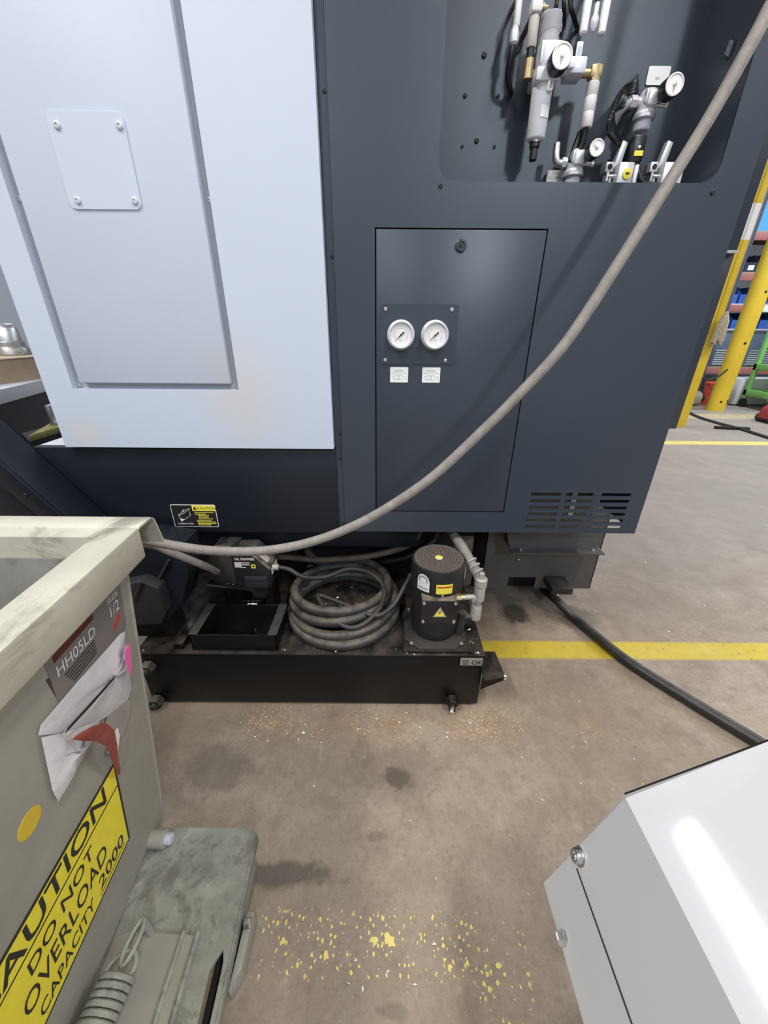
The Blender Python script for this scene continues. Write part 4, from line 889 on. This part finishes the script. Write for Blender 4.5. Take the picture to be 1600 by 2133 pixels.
for k in range(20):
    t = math.tau*k/20; obox(bm, Vector((c.x+.0212*math.cos(t), c.y+.0212*math.sin(t), k0+k1*.68)), (math.cos(t), math.sin(t), 0), (-math.sin(t), math.cos(t), 0), (0, 0, 1), .0015, .002, k1*.5)
mk('adjusting_knob', bm, mat('knob_grey', (.36, .37, .40), .5), T1)
gauge_part(g, .0225, T1, 265)
b0z, b1z = hz(297), hz(183); bl = b1z-b0z; bc = Vector((c.x-.002, c.y-.004, 0))
bm = nb(); lathe(bm, bc+Vector((0, 0, b0z)), (0, 0, 1), [(.012, 0), (.0185, .002), (.0215, .006), (.0235, bl)], 28); BW = mk('bowl', bm, mat('white_bowl', (.70, .71, .77), .35), T1)
mk('bowl_latch', box(nb(), c.x+.001, c.x+.015, c.y-.033, c.y-.024, b1z-.018, b1z+.001, .003), M['paper'], BW)
mk('latch_mark', box(nb(), c.x+.006, c.x+.010, c.y-.0342, c.y-.033, b1z-.013, b1z-.004), M['greytxt'], BW)
bm = nb(); n_ = 6
lo = [bm.verts.new((bc.x+.0236*math.cos(t), bc.y+.0236*math.sin(t), b0z+bl*.38)) for t in [math.radians(262+62*i/n_) for i in range(n_+1)]]
hi = [bm.verts.new((v.co.x, v.co.y, b0z+bl*.60)) for v in lo]
for i in range(n_): bm.faces.new((lo[i], lo[i+1], hi[i+1], hi[i]))
BL = mk('bowl_label', bm, M['paper'], BW)
bm = nb(); lathe(bm, bc+Vector((0, 0, b0z-.0025)), (0, 0, 1), [(.013, 0), (.013, .004)], 22); mk('drain_ring', bm, M['chrome'], T1)
dz_ = hz(338); dl = b0z-dz_
bm = nb(); lathe(bm, bc+Vector((0, 0, dz_)), (0, 0, 1), [(.006, 0), (.009, .002), (.009, dl*.6), (.012, dl*.7), (.012, dl)], 18); mk('drain', bm, M['blackp'], T1)
mk('wall_stem', box(nb(), c.x-.015, c.x+.015, c.y+.025, NY, hz(150), hz(110)), M['steel'], T1)
# right-hand lock block with flag
a = at(1198, 145, Y=1.245)
mk('lock_block', box(nb(), a.x-.020, a.x+.018, 1.225, 1.275, a.z-.014, a.z+.014, .003), M['silverp'], T1)
mk('lock_lever', box(nb(), a.x-.028, a.x-.012, 1.215, 1.228, a.z-.010, a.z+.008, .003), M['paper'], T1)
bm = nb(); cyl(bm, (c.x+.022, 1.25, a.z), (a.x-.018, 1.25, a.z), .012); mk('nipple', bm, M['alu'], T1)
mk('flag_tab', box(nb(), a.x-.004, a.x+.010, 1.245, 1.249, a.z+.013, a.z+.046, .001), M['silverp'], T1)
mk('flag_inset', box(nb(), a.x+.0, a.x+.006, 1.2435, 1.2455, a.z+.018, a.z+.038), M['zinc'], T1)
# brass elbow and white check valve on the right
b0_ = Vector((a.x+.018, 1.25, a.z-.004)); e_ = at(1240, 152, Y=1.25)
T4 = thing('check_valve', (e_.x, NY, e_.z-.06), 'white cylindrical valve hanging from a brass elbow right of the filter', 'valve')
bm = nb(); cyl(bm, b0_, (e_.x, 1.25, b0_.z), .0085); cyl(bm, (e_.x, 1.25, b0_.z-.014), (e_.x, 1.25, b0_.z+.012), .0125, seg=8); box(bm, e_.x-.014, e_.x+.012, 1.239, 1.262, b0_.z-.010, b0_.z+.012, .003); mk('elbow', bm, M['brass'], T4)
bm = nb(); cyl(bm, (e_.x, 1.25, b0_.z-.024), (e_.x, 1.25, b0_.z-.012), .011, seg=6); mk('union', bm, M['silverp'], T4)
bm = nb(); lathe(bm, (e_.x, 1.25, b0_.z-.096), (0, 0, 1), [(.0125, 0), (.014, .002), (.014, .026), (.0133, .027), (.0133, .0285), (.014, .0295), (.014, .054), (.0133, .055), (.0133, .0565), (.014, .0575), (.014, .079), (.011, .082)], 24); mk('sleeve', bm, mat('white_sleeve', (.66, .65, .66), .4), T4)
bm = nb(); tube(bm, [(e_.x, 1.25, b0_.z-.095), (e_.x-.002, 1.255, b0_.z-.13), (e_.x-.02, 1.26, b0_.z-.155), (c2.x, 1.265, c2.z+.055)], .007); mk('tube', bm, M['blackp'], T4)
# inlet stack on the left with brass elbow
e_ = at(1100, 150, Y=1.25)
T5 = thing('inlet_valve', (e_.x, NY, e_.z), 'inlet valve stack with grey pipe and brass elbow left of the filter', 'valve')
bm = nb(); cyl(bm, (e_.x, 1.25, c.z-.012), (c.x-.022, 1.25, c.z-.012), .0085); cyl(bm, (e_.x, 1.25, c.z-.022), (e_.x, 1.25, c.z+.012), .0115, seg=10); mk('elbow', bm, M['brass'], T5)
bm = nb(); cyl(bm, (e_.x, 1.25, c.z+.010), (e_.x, 1.25, c.z+.032), .008); mk('dark_nipple', bm, M['blackp'], T5)
bm = nb(); lathe(bm, (e_.x, 1.25, c.z+.030), (0, 0, 1), [(.010, 0), (.0115, .003), (.0115, .048), (.009, .052)], 20); mk('pipe_sleeve', bm, mat('beige_sleeve', (.44, .42, .40), .5), T5)
bm = nb(); box(bm, e_.x-.012, e_.x+.012, 1.235, 1.265, c.z+.082, c.z+.105, .004); lathe(bm, (e_.x+.001, 1.25, c.z+.103), (0, 0, 1), [(.013, 0), (.014, .02), (.010, .05)], 18); mk('valve_head', bm, M['paper'], T5)
bm = nb(); cyl(bm, (e_.x+.012, 1.25, c.z+.094), (e_.x+.026, 1.25, c.z+.094), .004, seg=8); cyl(bm, (e_.x, 1.25, c.z+.09), (e_.x, NY, c.z+.09), .006); mk('valve_stem', bm, M['brass'], T5)
bm = nb(); obox(bm, (e_.x+.019, 1.26, c.z+.05), (1, 0, 0), (0, 1, 0), (0, 0, 1), .007, .012, .11, .002); mk('side_bar', bm, M['zinc'], T5)
x_ = at(1077, 45, Y=1.26).x
T6 = thing('air_fitting', (x_, NY, c.z+.08), 'slim white push fitting with black tube at the far left of the pipes', 'fitting')
bm = nb(); lathe(bm, (x_, 1.262, c.z+.070), (0, 0, 1), [(.007, 0), (.0078, .002), (.0078, .045), (.006, .05)], 18); mk('barrel', bm, M['paper'], T6)
bm = nb(); lathe(bm, (x_-.002, 1.262, c.z+.040), (0, 0, 1), [(.006, 0), (.010, .004), (.011, .018), (.008, .028), (.006, .032)], 18); mk('nut', bm, M['silverp'], T6)
bm = nb(); tube(bm, [(x_-.002, 1.262, c.z+.042), (x_-.005, 1.265, c.z+.02), (x_-.004, 1.28, c.z-.002), (x_+.012, 1.30, c.z-.02), (x_+.02, NY, c.z-.015)], .006); mk('tube', bm, M['blackp'], T6)
bm = nb(); cyl(bm, (x_, 1.262, c.z+.118), (x_, NY, c.z+.13), .005); mk('stem', bm, M['steel'], T6)
# three white push-in plugs at the top
for i, (px, ln) in enumerate(((1221, .05), (1241, .044), (1260, .052))):
    a = at(px, 28, Y=1.25)
    T = thing('push_in_plug', (a.x, NY, a.z), ('left white plug', 'middle silver plug', 'right white plug')[i]+' of the three pointing down at the niche top', 'plug', 'plugs at the niche top')
    m_ = M['paper'] if i != 1 else M['silverp']
    bm = nb(); lathe(bm, (a.x, 1.25, a.z-ln*.65), (0, 0, 1), [(.006, 0), (.0085, .003), (.0090, ln), (.007, ln+.004)] if i != 1 else [(.003, 0), (.008, .008), (.0085, .02), (.005, .028), (.0055, ln)], 18); mk('barrel', bm, m_, T)
    bm = nb(); tube(bm, [(a.x, 1.25, a.z+ln*.3), (a.x, 1.253, a.z+.05), (a.x+.005, 1.28, a.z+.09), (a.x+.01, NY, a.z+.10)], .0055); mk('tube', bm, M['blackp'], T)
# two valve blocks at the bottom, with upright flags and yellow knob
for i, px in enumerate((1296, 1388)):
    a = at(px, 362, Y=1.235)
    T = thing('valve_block', (a.x, NY, a.z), ('aluminium valve block with a yellow arrow button at the niche bottom', 'aluminium valve block partly behind the hanging hose at the niche bottom')[i], 'valve', 'valve blocks at the niche bottom')
    bm = nb(); box(bm, a.x-.020, a.x+.018, 1.215, 1.30, a.z-.040, a.z+.018, .004); mk('body', bm, M['alu'], T)
    mk('side_cheek', box(nb(), a.x+.019, a.x+.028, 1.212, 1.27, a.z-.04, a.z+.012, .002), M['silverp'], T)
    bm = nb(); prism(bm, [(a.x-.024, 1.24, a.z+.012), (a.x-.006, 1.24, a.z+.012), (a.x+.002, 1.24, a.z+.062), (a.x-.012, 1.24, a.z+.066)], (0, .018, 0), .002); mk('upright_plate', bm, M['alu'], T)
    bm = nb(); lathe(bm, (a.x+.002, 1.216, a.z-.006), (0, -1, 0), [(.011, 0), (.011, .004), (.0085, .005)], 22); B_k = mk('button', bm, M['yl'] if i == 0 else M['silverp'], T)
    if i == 0: mk('arrow_mark', prism(nb(), [(a.x-.004, 1.2108, a.z-.006), (a.x+.002, 1.2108, a.z-.002), (a.x+.002, 1.2108, a.z-.0045), (a.x+.007, 1.2108, a.z-.0045), (a.x+.007, 1.2108, a.z-.0075), (a.x+.002, 1.2108, a.z-.0075), (a.x+.002, 1.2108, a.z-.010)], (0, -.0003, 0)), M['ink'], B_k)
    bm = nb(); box(bm, a.x-.046, a.x-.026, 1.23, 1.26, a.z+.002, a.z+.022, .002); B_p = mk('port_block', bm, M['alu'], T)
    mk('port_hole', lathe(nb(), (a.x-.036, 1.2305, a.z+.012), (0, -1, 0), [(.006, 0), (.006, .0006)], 14), M['dark'], B_p)
    bm = nb(); cyl(bm, (a.x-.036, 1.235, a.z-.006), (a.x-.020, 1.235, a.z-.006), .005, seg=8); cyl(bm, (a.x-.036, 1.235, a.z-.016), (a.x-.036, 1.235, a.z+.004), .004, seg=8); cyl(bm, (a.x-.028, 1.235, a.z-.03), (a.x-.028, 1.235, a.z-.002), .003, seg=8); mk('fittings', bm, M['chrome'], T)
# black sensor connector with yellow label and cable
a = at(1323, 318, Y=1.24)
T = thing('sensor_connector', (a.x, NY, a.z), 'black connector with a small yellow label between the two valve blocks', 'connector')
mk('body', box(nb(), a.x-.016, a.x+.016, 1.225, 1.30, a.z-.022, a.z+.030, .005), M['blackp'], T)
quad_decal('label', (a.x+.001, 1.2248, a.z-.006), (1, 0, 0), (0, 0, 1), .021, .010, M['yl'], T)
mk('status_lamp', lathe(nb(), (a.x, 1.2255, a.z+.006), (0, -1, 0), [(.0035, 0), (.003, .002), (.001, .003)], 12), M['paper'], T)
bm = nb(); tube(bm, [(a.x+.004, 1.235, a.z-.018), (a.x+.014, 1.235, a.z-.035), (a.x+.026, 1.232, a.z-.056), (a.x+.05, 1.232, a.z-.066), (a.x+.075, 1.235, a.z-.06)], .0065); mk('cable', bm, M['blackp'], T)
mk('stem', cyl(nb(), (a.x, 1.29, a.z), (a.x, NY, a.z), .008), M['steel'], T)
# bundle of black tubes left of the right regulator
for i in range(7):
    o_ = .0085*i; p = [at(1318-3*i, 172+8*i, Y=1.27), at(1300-4.5*i, 185+9*i, Y=1.235), at(1279-1.5*i, 222+9*i, Y=1.235), at(1277+2*i, 262+6*i, Y=1.245), at(1292+4*i, 300+3*i, Y=1.27), at(1304+3*i, 330, Y=NY)]
    p = [at(1326, 160+10*i, Y=NY)]+p
    o = mk('air_tube', tube(nb(), p, .0056, seg=8), M['gtube']); tag(o, ('topmost', 'second', 'third', 'middle', 'fifth', 'sixth', 'lowest')[i]+' glossy black air tube of the bent bundle left of the right regulator', 'tube', 'black air tubes in the niche')
for i, (px, py, e) in enumerate(((1160, 5, -6), (1175, 0, 0), (1188, 8, 5))):
    p = [at(px, -40, Y=1.28), at(px, py, Y=1.262), at(px+e, py+20, Y=1.27), at(px+e*2.5, py+45, Y=1.30), at(px+e*3, py+55, Y=NY)]
    o = mk('air_tube', tube(nb(), p, .0048, seg=8), M['blackp']); tag(o, ('left', 'middle', 'right')[i]+' black air tube of the three above the grey knob of the tall filter', 'tube', 'black air tubes above the filter')
# printed range labels on the niche back
def niche_label(px, py, w_, h_, lines, y, lab):
    a = at(px, py, Y=y); o = quad_decal('range_label', (a.x, y, a.z), (1, 0, 0), (0, 0, 1), w_, h_, M['paper'], MC, rad=.003); o['label'] = lab
    for k, s_ in enumerate(lines): text('lettering', s_, (a.x, y-.0016, a.z+.003-.0105*k), (1, 0, 0), (0, 0, 1), .0095, M['greytxt'], o, 'CENTER')
niche_label(1157, 367, .046, .024, ('1 bar', '(0.1 MPa)'), 1.30, 'white range label at the niche bottom')
niche_label(1371, 158, .054, .034, ('', 'bar'), 1.328, 'white range label behind the right regulator')
niche_label(1152, 44, .048, .038, (), 1.328, 'white range label behind the grey knob')
bm = nb(); a = at(1157, 367, Y=1.30); mk('label_carrier', box(nb(), a.x-.02, a.x+.02, 1.30, NY, a.z-.01, a.z+.01), M['face'], MC)

# ------------------------------------------------------------------ swarf
def scatter(name, spots, m_, label, seed):
    rnd = random.Random(seed); bm = nb()
    for (x0, x1, y0, y1, z, n_, sz) in spots:
        for i in range(n_):
            x, y = rnd.uniform(x0, x1), rnd.uniform(y0, y1); r = sz*rnd.uniform(.5, 1.7); a = rnd.uniform(0, 6.28); d = Vector((math.cos(a), math.sin(a), rnd.uniform(-.1, .3))); e = Vector((-d.y, d.x, rnd.uniform(-.3, .6)))
            p = Vector((x, y, z+r*.25)); v = [bm.verts.new(p+d*r), bm.verts.new(p+e*r*.5), bm.verts.new(p-d*r*.8), bm.verts.new(p-e*r*.4+Vector((0, 0, r*.4)))]
            bm.faces.new(v[:3]); bm.faces.new((v[0], v[2], v[3]))
    o = mk(name, bm, m_); o['kind'] = 'stuff'; return tag(o, label, 'swarf')
chipm = mat('bright_swarf', (.85, .82, .76), .25, metal=.7)
scatter('floor_swarf', [(-.5, .5, .80, .925, 0, 70, .0035), (-.28, .9, .1, .9, 0, 90, .0028), (.36, 1.6, .75, 1.9, 0, 70, .004), (-.3, .32, .28, .42, 0, 50, .003)], chipm, 'tiny bright metal chips scattered over the concrete floor', 3)
scatter('tank_swarf', [(-.34, .05, .95, .97, TZ, 12, .004), (-.25, -.02, 1.05, 1.25, TZ, 22, .0045), (.05, .33, .945, .955, TZ, 8, .004), (.29, .335, .95, 1.3, TZ, 14, .004), (-.30, .06, .96, 1.35, TZ, 26, .003)], chipm, 'tiny bright metal chips lying on the black tank top', 5)

# ------------------------------------------------------------------ hall behind on the right
PC = thing('yellow_post', (5.62, 6.67, 0), 'thick yellow painted round post standing on the floor in front of the rack', 'post')
mk('shaft', cyl(nb(), (5.62, 6.67, 0), (5.62, 6.67, ZC), .125, seg=32), M['yelpost'], PC)
for z_, a in ((.16, 250), (.17, 300), (1.05, 262), (1.75, 270)):
    d = Vector((math.cos(math.radians(a)), math.sin(math.radians(a)), 0)); mk('bolt_hole', lathe(nb(), Vector((5.62, 6.67, z_))+d*.124, d, [(.018, 0), (.018, .003), (.01, .004)], 12), M['ink'], PC)
CL = thing('yellow_column', (4.08, 5.5, 0), 'yellow square column with a white band, mostly hidden behind the machine', 'column')
for z0, z1, m_ in ((0, 2.18, 'yelpost'), (2.18, 2.52, 'whpost'), (2.52, ZC, 'yelpost')):
    mk('column_band' if m_ == 'whpost' else 'column_shaft', box(nb(), 3.95, 4.22, 5.4, 5.6, z0, z1), M[m_], CL)
RK = thing('pallet_rack', (6.0, 8.1, 0), 'tall storage rack with red beams loaded with blue bins behind the yellow post', 'rack')
RY = 7.6
for x in (3.3, 5.93, 8.6, 11.2):
    for y in (RY, RY+1.0): mk('upright', box(nb(), x-.045, x+.045, y, y+.08, 0, 3.6, .004), M['rackg'], RK)
for i in range(3):
    x0, x1 = (3.3, 5.93, 8.6)[i]+.045, (5.93, 8.6, 11.2)[i]-.045
    for z_ in (.55, 1.58, 2.05, 2.62):
        mk('beam', box(nb(), x0, x1, RY, RY+.05, z_-.055, z_+.055, .004), M['beam'], RK)
        mk('deck', box(nb(), x0, x1, RY+.02, RY+1.05, z_+.056, z_+.075), M['greyp'] if z_ == 1.58 else M['wood'], RK)
        if z_ > 1: mk('beam_tag', box(nb(), x0+.62, x0+.86, RY-.004, RY, z_-.05, z_+.05), M['paper'], RK)
def make_bin(m_):
    t = thing('storage_bin', (0, 0, 0), '', 'bin')
    bm = nb(); w_, d_, h_ = .11, .22, .26
    prism(bm, [(-w_, -d_, 0), (-w_, d_, 0), (-w_, d_, h_), (-w_, -d_*.5, h_), (-w_, -d_, h_*.55)], (.006, 0, 0)); prism(bm, [(w_-.006, -d_, 0), (w_-.006, d_, 0), (w_-.006, d_, h_), (w_-.006, -d_*.5, h_), (w_-.006, -d_, h_*.55)], (.006, 0, 0))
    box(bm, -w_, w_, -d_, -d_+.006, 0, h_*.55); box(bm, -w_, w_, d_-.006, d_, 0, h_); box(bm, -w_, w_, -d_, d_, 0, .006); mk('bin_body', bm, M[m_], t)
    mk('label_holder', box(nb(), -.05, .05, -d_-.004, -d_, .03, .10), M['paper'] if m_ == 'bdark' else M['bblue'], t)
    return t
def copy_thing(src, loc, label, group):
    r = src.copy(); COL.objects.link(r); r.location = loc; r['label'] = label; r['group'] = group
    for ch in src.children:
        c_ = ch.copy(); COL.objects.link(c_); c_.parent = r
    return r
bb = make_bin('bblue'); bd = make_bin('bdark')
first = {}
def place(src, loc, label, group):
    if src.name not in first:
        first[src.name] = 1; src.location = loc; src['label'] = label; src['group'] = group; return src
    return copy_thing(src, loc, label, group)
ORD = ('leftmost', 'second', 'third', 'fourth', 'fifth', 'sixth', 'seventh', 'eighth', 'ninth', 'tenth', 'rightmost')
for k in range(11): place(bb, (5.15+.25*k+(.12 if k > 2 else 0), RY+.28, 1.655), 'blue plastic bin above the pale rack deck, '+ORD[k]+(' in the row' if k in (0, 10) else ' from the left'), 'bins on the middle rack shelf')
for k in range(11): place(bb, (5.20+.25*k+(.10 if k > 2 else 0), RY+.30, 1.26), 'blue plastic bin below the middle red rack beam, '+ORD[k]+(' in the row' if k in (0, 10) else ' from the left'), 'bins under the middle rack beam')
mk('low_deck', box(nb(), 3.35, 11.1, RY+.02, RY+1.05, 1.235, 1.26), M['greyp'], RK)
for k in range(9): place(bd, (5.2+.29*k+(.1 if k > 2 else 0), RY+.28, 2.125), 'black plastic bin under the top red rack beam, '+ORD[k]+(' in the row' if k in (0, 10) else ' from the left'), 'black bins on the upper rack shelf')
def crate(x, z_, label):
    t = thing('slatted_crate', (x, RY+.3, z_), label, 'crate', 'crates on the low rack level')
    mk('crate_body', box(nb(), x-.28, x+.28, RY+.05, RY+.6, z_, z_+.56, .01), M['crate'], t)
    for r_ in range(7): mk('slat', box(nb(), x-.24, x+.24, RY+.035, RY+.05, z_+.03+.038*r_, z_+.05+.038*r_), M['crateg'], t)
for k, x in enumerate((5.0, 5.58, 6.30, 6.92, 7.54)): crate(x, .63, ('slate blue crate on the low rack level, '+('leftmost beside the machine', 'just left of the yellow post', 'just behind the yellow post', 'right of the yellow post', 'behind the green cart')[k]))
GC = thing('grey_cabinet', (6.95, 7.4, 0), 'low light grey cabinet on the floor right behind the yellow post', 'cabinet')
mk('cabinet_body', box(nb(), 6.3, 7.6, 7.15, 7.55, .02, .46, .01), M['greyp'], GC); mk('plinth', box(nb(), 6.33, 7.57, 7.17, 7.5, 0, .02), M['ink'], GC); mk('door_seam', box(nb(), 6.94, 6.95, 7.146, 7.15, .05, .44), M['ink'], GC)
BK = thing('bucket', (5.98, 7.25, 0), 'orange red plastic bucket on the floor left of the yellow post', 'bucket')
bm = nb(); lathe(bm, (5.98, 7.25, 0), (0, 0, 1), [(.14, 0), (.145, .01), (.175, .36), (.185, .362), (.185, .385), (.172, .385), (.168, .36), (.138, .02), (0, .02)], 28); mk('pail', bm, M['bucket'], BK)
bm = nb(); tube(bm, [(5.80, 7.25, .36), (5.82, 7.10, .28), (5.98, 7.02, .24), (6.14, 7.10, .28), (6.16, 7.25, .36)], .006, seg=6); mk('handle', bm, M['ink'], BK)
# green cart
GT = thing('green_cart', (6.7, 6.75, 0), 'green steel workshop cart with perforated side at the right edge', 'cart')
gx0, gx1, gy0, gy1 = 6.38, 7.25, 6.55, 7.05
for x in (gx0, gx1):
    for y in (gy0, gy1): mk('corner_post', box(nb(), x-.03, x+.03, y-.03, y+.03, .16, 1.25, .004), M['green'], GT); cw = nb(); cyl(cw, (x-.02, y, .07), (x+.02, y, .07), .07, seg=18); mk('caster', cw, M['blackp'], GT)
for z_ in (.20, .62): mk('shelf', box(nb(), gx0-.03, gx1+.03, gy0-.03, gy1+.03, z_, z_+.10, .005), M['green'], GT)
mk('side_panel', box(nb(), gx0+.05, gx1, gy0-.01, gy0+.01, .72, 1.2), M['green'], GT)
tealm = mat('teal_grid', (.25, .48, .44), .5)
for k in range(9): mk('hook_strip', box(nb(), gx0-.07, gx0-.032, gy0-.03, gy0+.03, .70+.055*k, .73+.055*k), tealm, GT)
# paper board, wall poster
NBd = thing('notice_board', (7.2, 7.19, .46), 'white printed notice board standing on the low grey cabinet right of the yellow post', 'board')
mk('sheet', box(nb(), 6.78, 7.66, 7.16, 7.18, 1.32, 1.85), M['paper'], NBd); mk('stand_pole', cyl(nb(), (7.2, 7.195, 0.46), (7.2, 7.195, 1.85), .015), M['steel'], NBd); mk('stand_base', box(nb(), 7.0, 7.4, 7.16, 7.24, .46, .48), M['steel'], NBd)
mk('print_block', box(nb(), 6.9, 7.25, 7.157, 7.16, 1.45, 1.50), M['zinc'], NBd)
PS = thing('blue_banner', (7.6, 8.62, 2.70), 'large sky blue sheet standing on top of the rack', 'banner')
mk('sheet', box(nb(), 5.98, 8.5, RY+.25, RY+.28, 2.70, 3.5), M['poster'], PS); mk('back_batten', box(nb(), 5.98, 8.5, RY+.28, RY+.30, 2.70, 2.76), M['wood'], PS)
# hanging cord with frayed end
hx = at(1507, 672, Y=5.3)
MP = thing('hanging_cord', (hx.x, 5.3, hx.z), 'hanging cord ending in a frayed yellowish bundle beside the machine edge', 'cord')
mk('cord', tube(nb(), [(hx.x+.01, 5.3, ZC), (hx.x+.005, 5.3, 2.6), (hx.x, 5.3, hx.z+.1)], .012, seg=8), M['rackg'], MP)
bm = nb()
for k in range(16):
    a = math.tau*k/16; tube(bm, [(hx.x, 5.3, hx.z+.12), (hx.x+.04*math.cos(a), 5.3+.04*math.sin(a), hx.z), (hx.x+.055*math.cos(a+.3), 5.3+.055*math.sin(a+.3), hx.z-.2-.07*random.random())], .014, seg=6, n=3)
mk('frayed_bundle', bm, M['rag'], MP)
# floor cables, bar, red jack, grey motor stand
fc = [at(1405, 835, Z=.012), at(1440, 862, Z=.012), at(1490, 880, Z=.012), at(1540, 893, Z=.012), at(1600, 912, Z=.012), at(1660, 930, Z=.012)]
tag(mk('trailing_cable', tube(nb(), fc, .022, seg=8), M['floorcable']), 'black cable trailing over the far floor in front of the yellow post', 'cable')
fc = [at(1455, 742, Y=6.2), at(1453, 775, Y=6.2), at(1470, 790, Y=6.2), at(1495, 785, Y=6.3), at(1515, 770, Y=6.45)]
tag(mk('looped_cable', tube(nb(), [(4.18, 5.55, 1.5), (4.25, 5.9, 1.3)]+fc, .015, seg=8), M['ink']), 'thin black cable looping in front of the orange red bucket', 'cable')
a, b = at(1490, 890, Z=.02), at(1560, 893, Z=.02)
bm = nb(); obox(bm, (a+b)/2, (b-a).normalized(), Vector((0, 1, 0)), (0, 0, 1), (b-a).length, .05, .035, .004); tag(mk('steel_bar', bm, M['ink']), 'short black steel bar lying on the far floor by the yellow line', 'bar')
p = at(1597, 880, Z=0)
RJ = thing('floor_jack', (p.x, p.y, 0), 'dark red floor jack at the right edge of the view', 'jack')
bm = nb(); prism(bm, [(p.x-.10, p.y-.1, .06), (p.x+.5, p.y-.1, .06), (p.x+.5, p.y-.1, .22), (p.x+.05, p.y-.1, .30), (p.x-.06, p.y-.1, .20)], (0, .2, 0), .01); mk('frame', bm, mat('jack_red', (.30, .03, .035), .4), RJ)
for x in (-.02, .4):
    bm = nb(); cyl(bm, (p.x+x, p.y-.14, .06), (p.x+x, p.y+.14, .06), .06, seg=18); mk('wheel', bm, M['ink'], RJ)
mk('lever', cyl(nb(), (p.x+.02, p.y, .22), (p.x-.12, p.y-.05, .55), .018, seg=10), M['ink'], RJ)
p = at(1440, 850, Z=0)
MS = thing('motor_stand', (p.x, p.y, 0), 'grey dusty motor on a small stand left of the bucket', 'motor')
mk('stand_plate', box(nb(), p.x-.25, p.x+.2, p.y-.15, p.y+.15, 0, .05, .005), M['castm'], MS)
bm = nb(); lathe(bm, (p.x-.18, p.y, .17), (1, 0, 0), [(.08, 0), (.12, .02), (.12, .22), (.07, .26), (.03, .27), (.03, .32)], 24); mk('motor_case', bm, M['castm'], MS); mk('shaft_hub', lathe(nb(), (p.x+.10, p.y, .17), (1, 0, 0), [(.06, 0), (.06, .03)], 18), M['ink'], MS)

# ------------------------------------------------------------------ hall behind on the left
A1, B1 = at(-30, 852, Z=.85), at(130, 806, Z=.85); dr = (B1-A1).normalized(); lf = Vector((-dr.y, dr.x, 0)); A1 = A1-dr*.6; B1 = B1+dr*.4
WB = thing('work_bench', (A1.x-.6, A1.y+.6, 0), 'grey topped bench with dark body beyond the left edge of the machine', 'bench')
bm = nb(); prism(bm, [A1, B1, B1+lf*1.2, A1+lf*1.2], (0, 0, .07), .004); mk('bench_top', bm, M['greyp'], WB)
i_ = Vector((0, 0, -.85)); bm = nb(); prism(bm, [p+i_+lf*.02 for p in (A1, B1, B1+lf*1.1, A1+lf*1.1)], (0, 0, .848)); WBb = mk('bench_body', bm, M['navy'], WB)
cx0, cx1 = at(-40, 806, Z=.921), at(98, 787, Z=.921); dx = (cx1-cx0).normalized(); dyv = Vector((-dx.y, dx.x, 0))
CBX = thing('cardboard_box', (cx0.x, cx0.y, .921), 'low brown cardboard box on the bench at the left edge', 'box')
bm = nb(); prism(bm, [cx0, cx1, cx1+dyv*.35, cx0+dyv*.35], (0, 0, .125)); mk('carton', bm, M['card'], CBX)
bm = nb(); prism(bm, [cx0-dyv*.01+Vector((0, 0, .125)), cx1-dyv*.01+dx*.01+Vector((0, 0, .125)), cx1+dyv*.36+dx*.01+Vector((0, 0, .125)), cx0+dyv*.36+Vector((0, 0, .125))], (0, 0, .006)); mk('lid', bm, mat('carton_lid', (.62, .47, .32), .8), CBX)
p = at(10, 741, Z=1.052); p.y += .06; p = Vector((p.x, p.y, 1.052))
MH = thing('machined_part', p, 'round turned metal part standing on the cardboard box', 'metal part')
bm = nb(); lathe(bm, p, (0, 0, 1), [(.088, 0), (.092, .004), (.090, .035), (.078, .05), (.078, .075), (.074, .08)], 30); mk('flange', bm, M['castm'], MH)
bm = nb(); lathe(bm, p+Vector((0, 0, .08)), (0, 0, 1), [(.070, 0), (.064, .075), (.060, .08), (.052, .085), (.052, .094), (.045, .098)], 30); mk('neck', bm, M['steel'], MH)
bm = nb(); cyl(bm, p+Vector((.075, -.03, .03)), p+Vector((.10, -.04, .03)), .014, seg=10); mk('stud', bm, M['steel'], MH)
q0, q1_, q2_, q3_ = at(58, 908, Z=.74), at(140, 884, Z=.74), at(150, 862, Z=.74), at(40, 890, Z=.74)
OT = thing('oily_tray', ((q0.x+q2_.x)/2, (q0.y+q2_.y)/2, 0), 'olive stained tray between the bench and the machine base', 'tray')
bm = nb(); prism(bm, [q0, q1_, q2_+Vector((0, .3, 0)), q3_+Vector((0, .3, 0))], (0, 0, -.03), .002); mk('tray_top', bm, M['olive'], OT)
bm = nb(); prism(bm, [p_-Vector((0, 0, .74)) for p_ in (q0, q1_, q2_, q3_)], (0, 0, .709)); mk('tray_stand', bm, M['dark'], OT)
cl = at(106, 884, Z=.745)
mk('clamp', prism(nb(), [cl, cl+Vector((.02, 0, 0)), cl+Vector((.02, 0, .10)), cl+Vector((0, 0, .10))], (0, .03, 0), .003), M['steel'], OT); mk('clamp_foot', box(nb(), cl.x-.01, cl.x+.12, cl.y, cl.y+.06, .741, .752, .002), M['steel'], OT)
CBn = thing('wall_cabinet', (-6.4, 5.4, 0), 'plain light grey cabinet against the wall at the far left', 'cabinet')
mk('cabinet_body', box(nb(), -6.95, -5.9, 4.2, 6.4, 0, 2.6, .01), mat('cab_grey', (.50, .50, .50), .6), CBn); mk('dark_handle', box(nb(), -5.9, -5.87, 4.6, 4.75, 1.15, 1.30, .01), M['ink'], CBn); mk('dark_kick', box(nb(), -5.905, -5.885, 4.2, 6.4, 1.0, 1.08), M['maroon'], CBn)
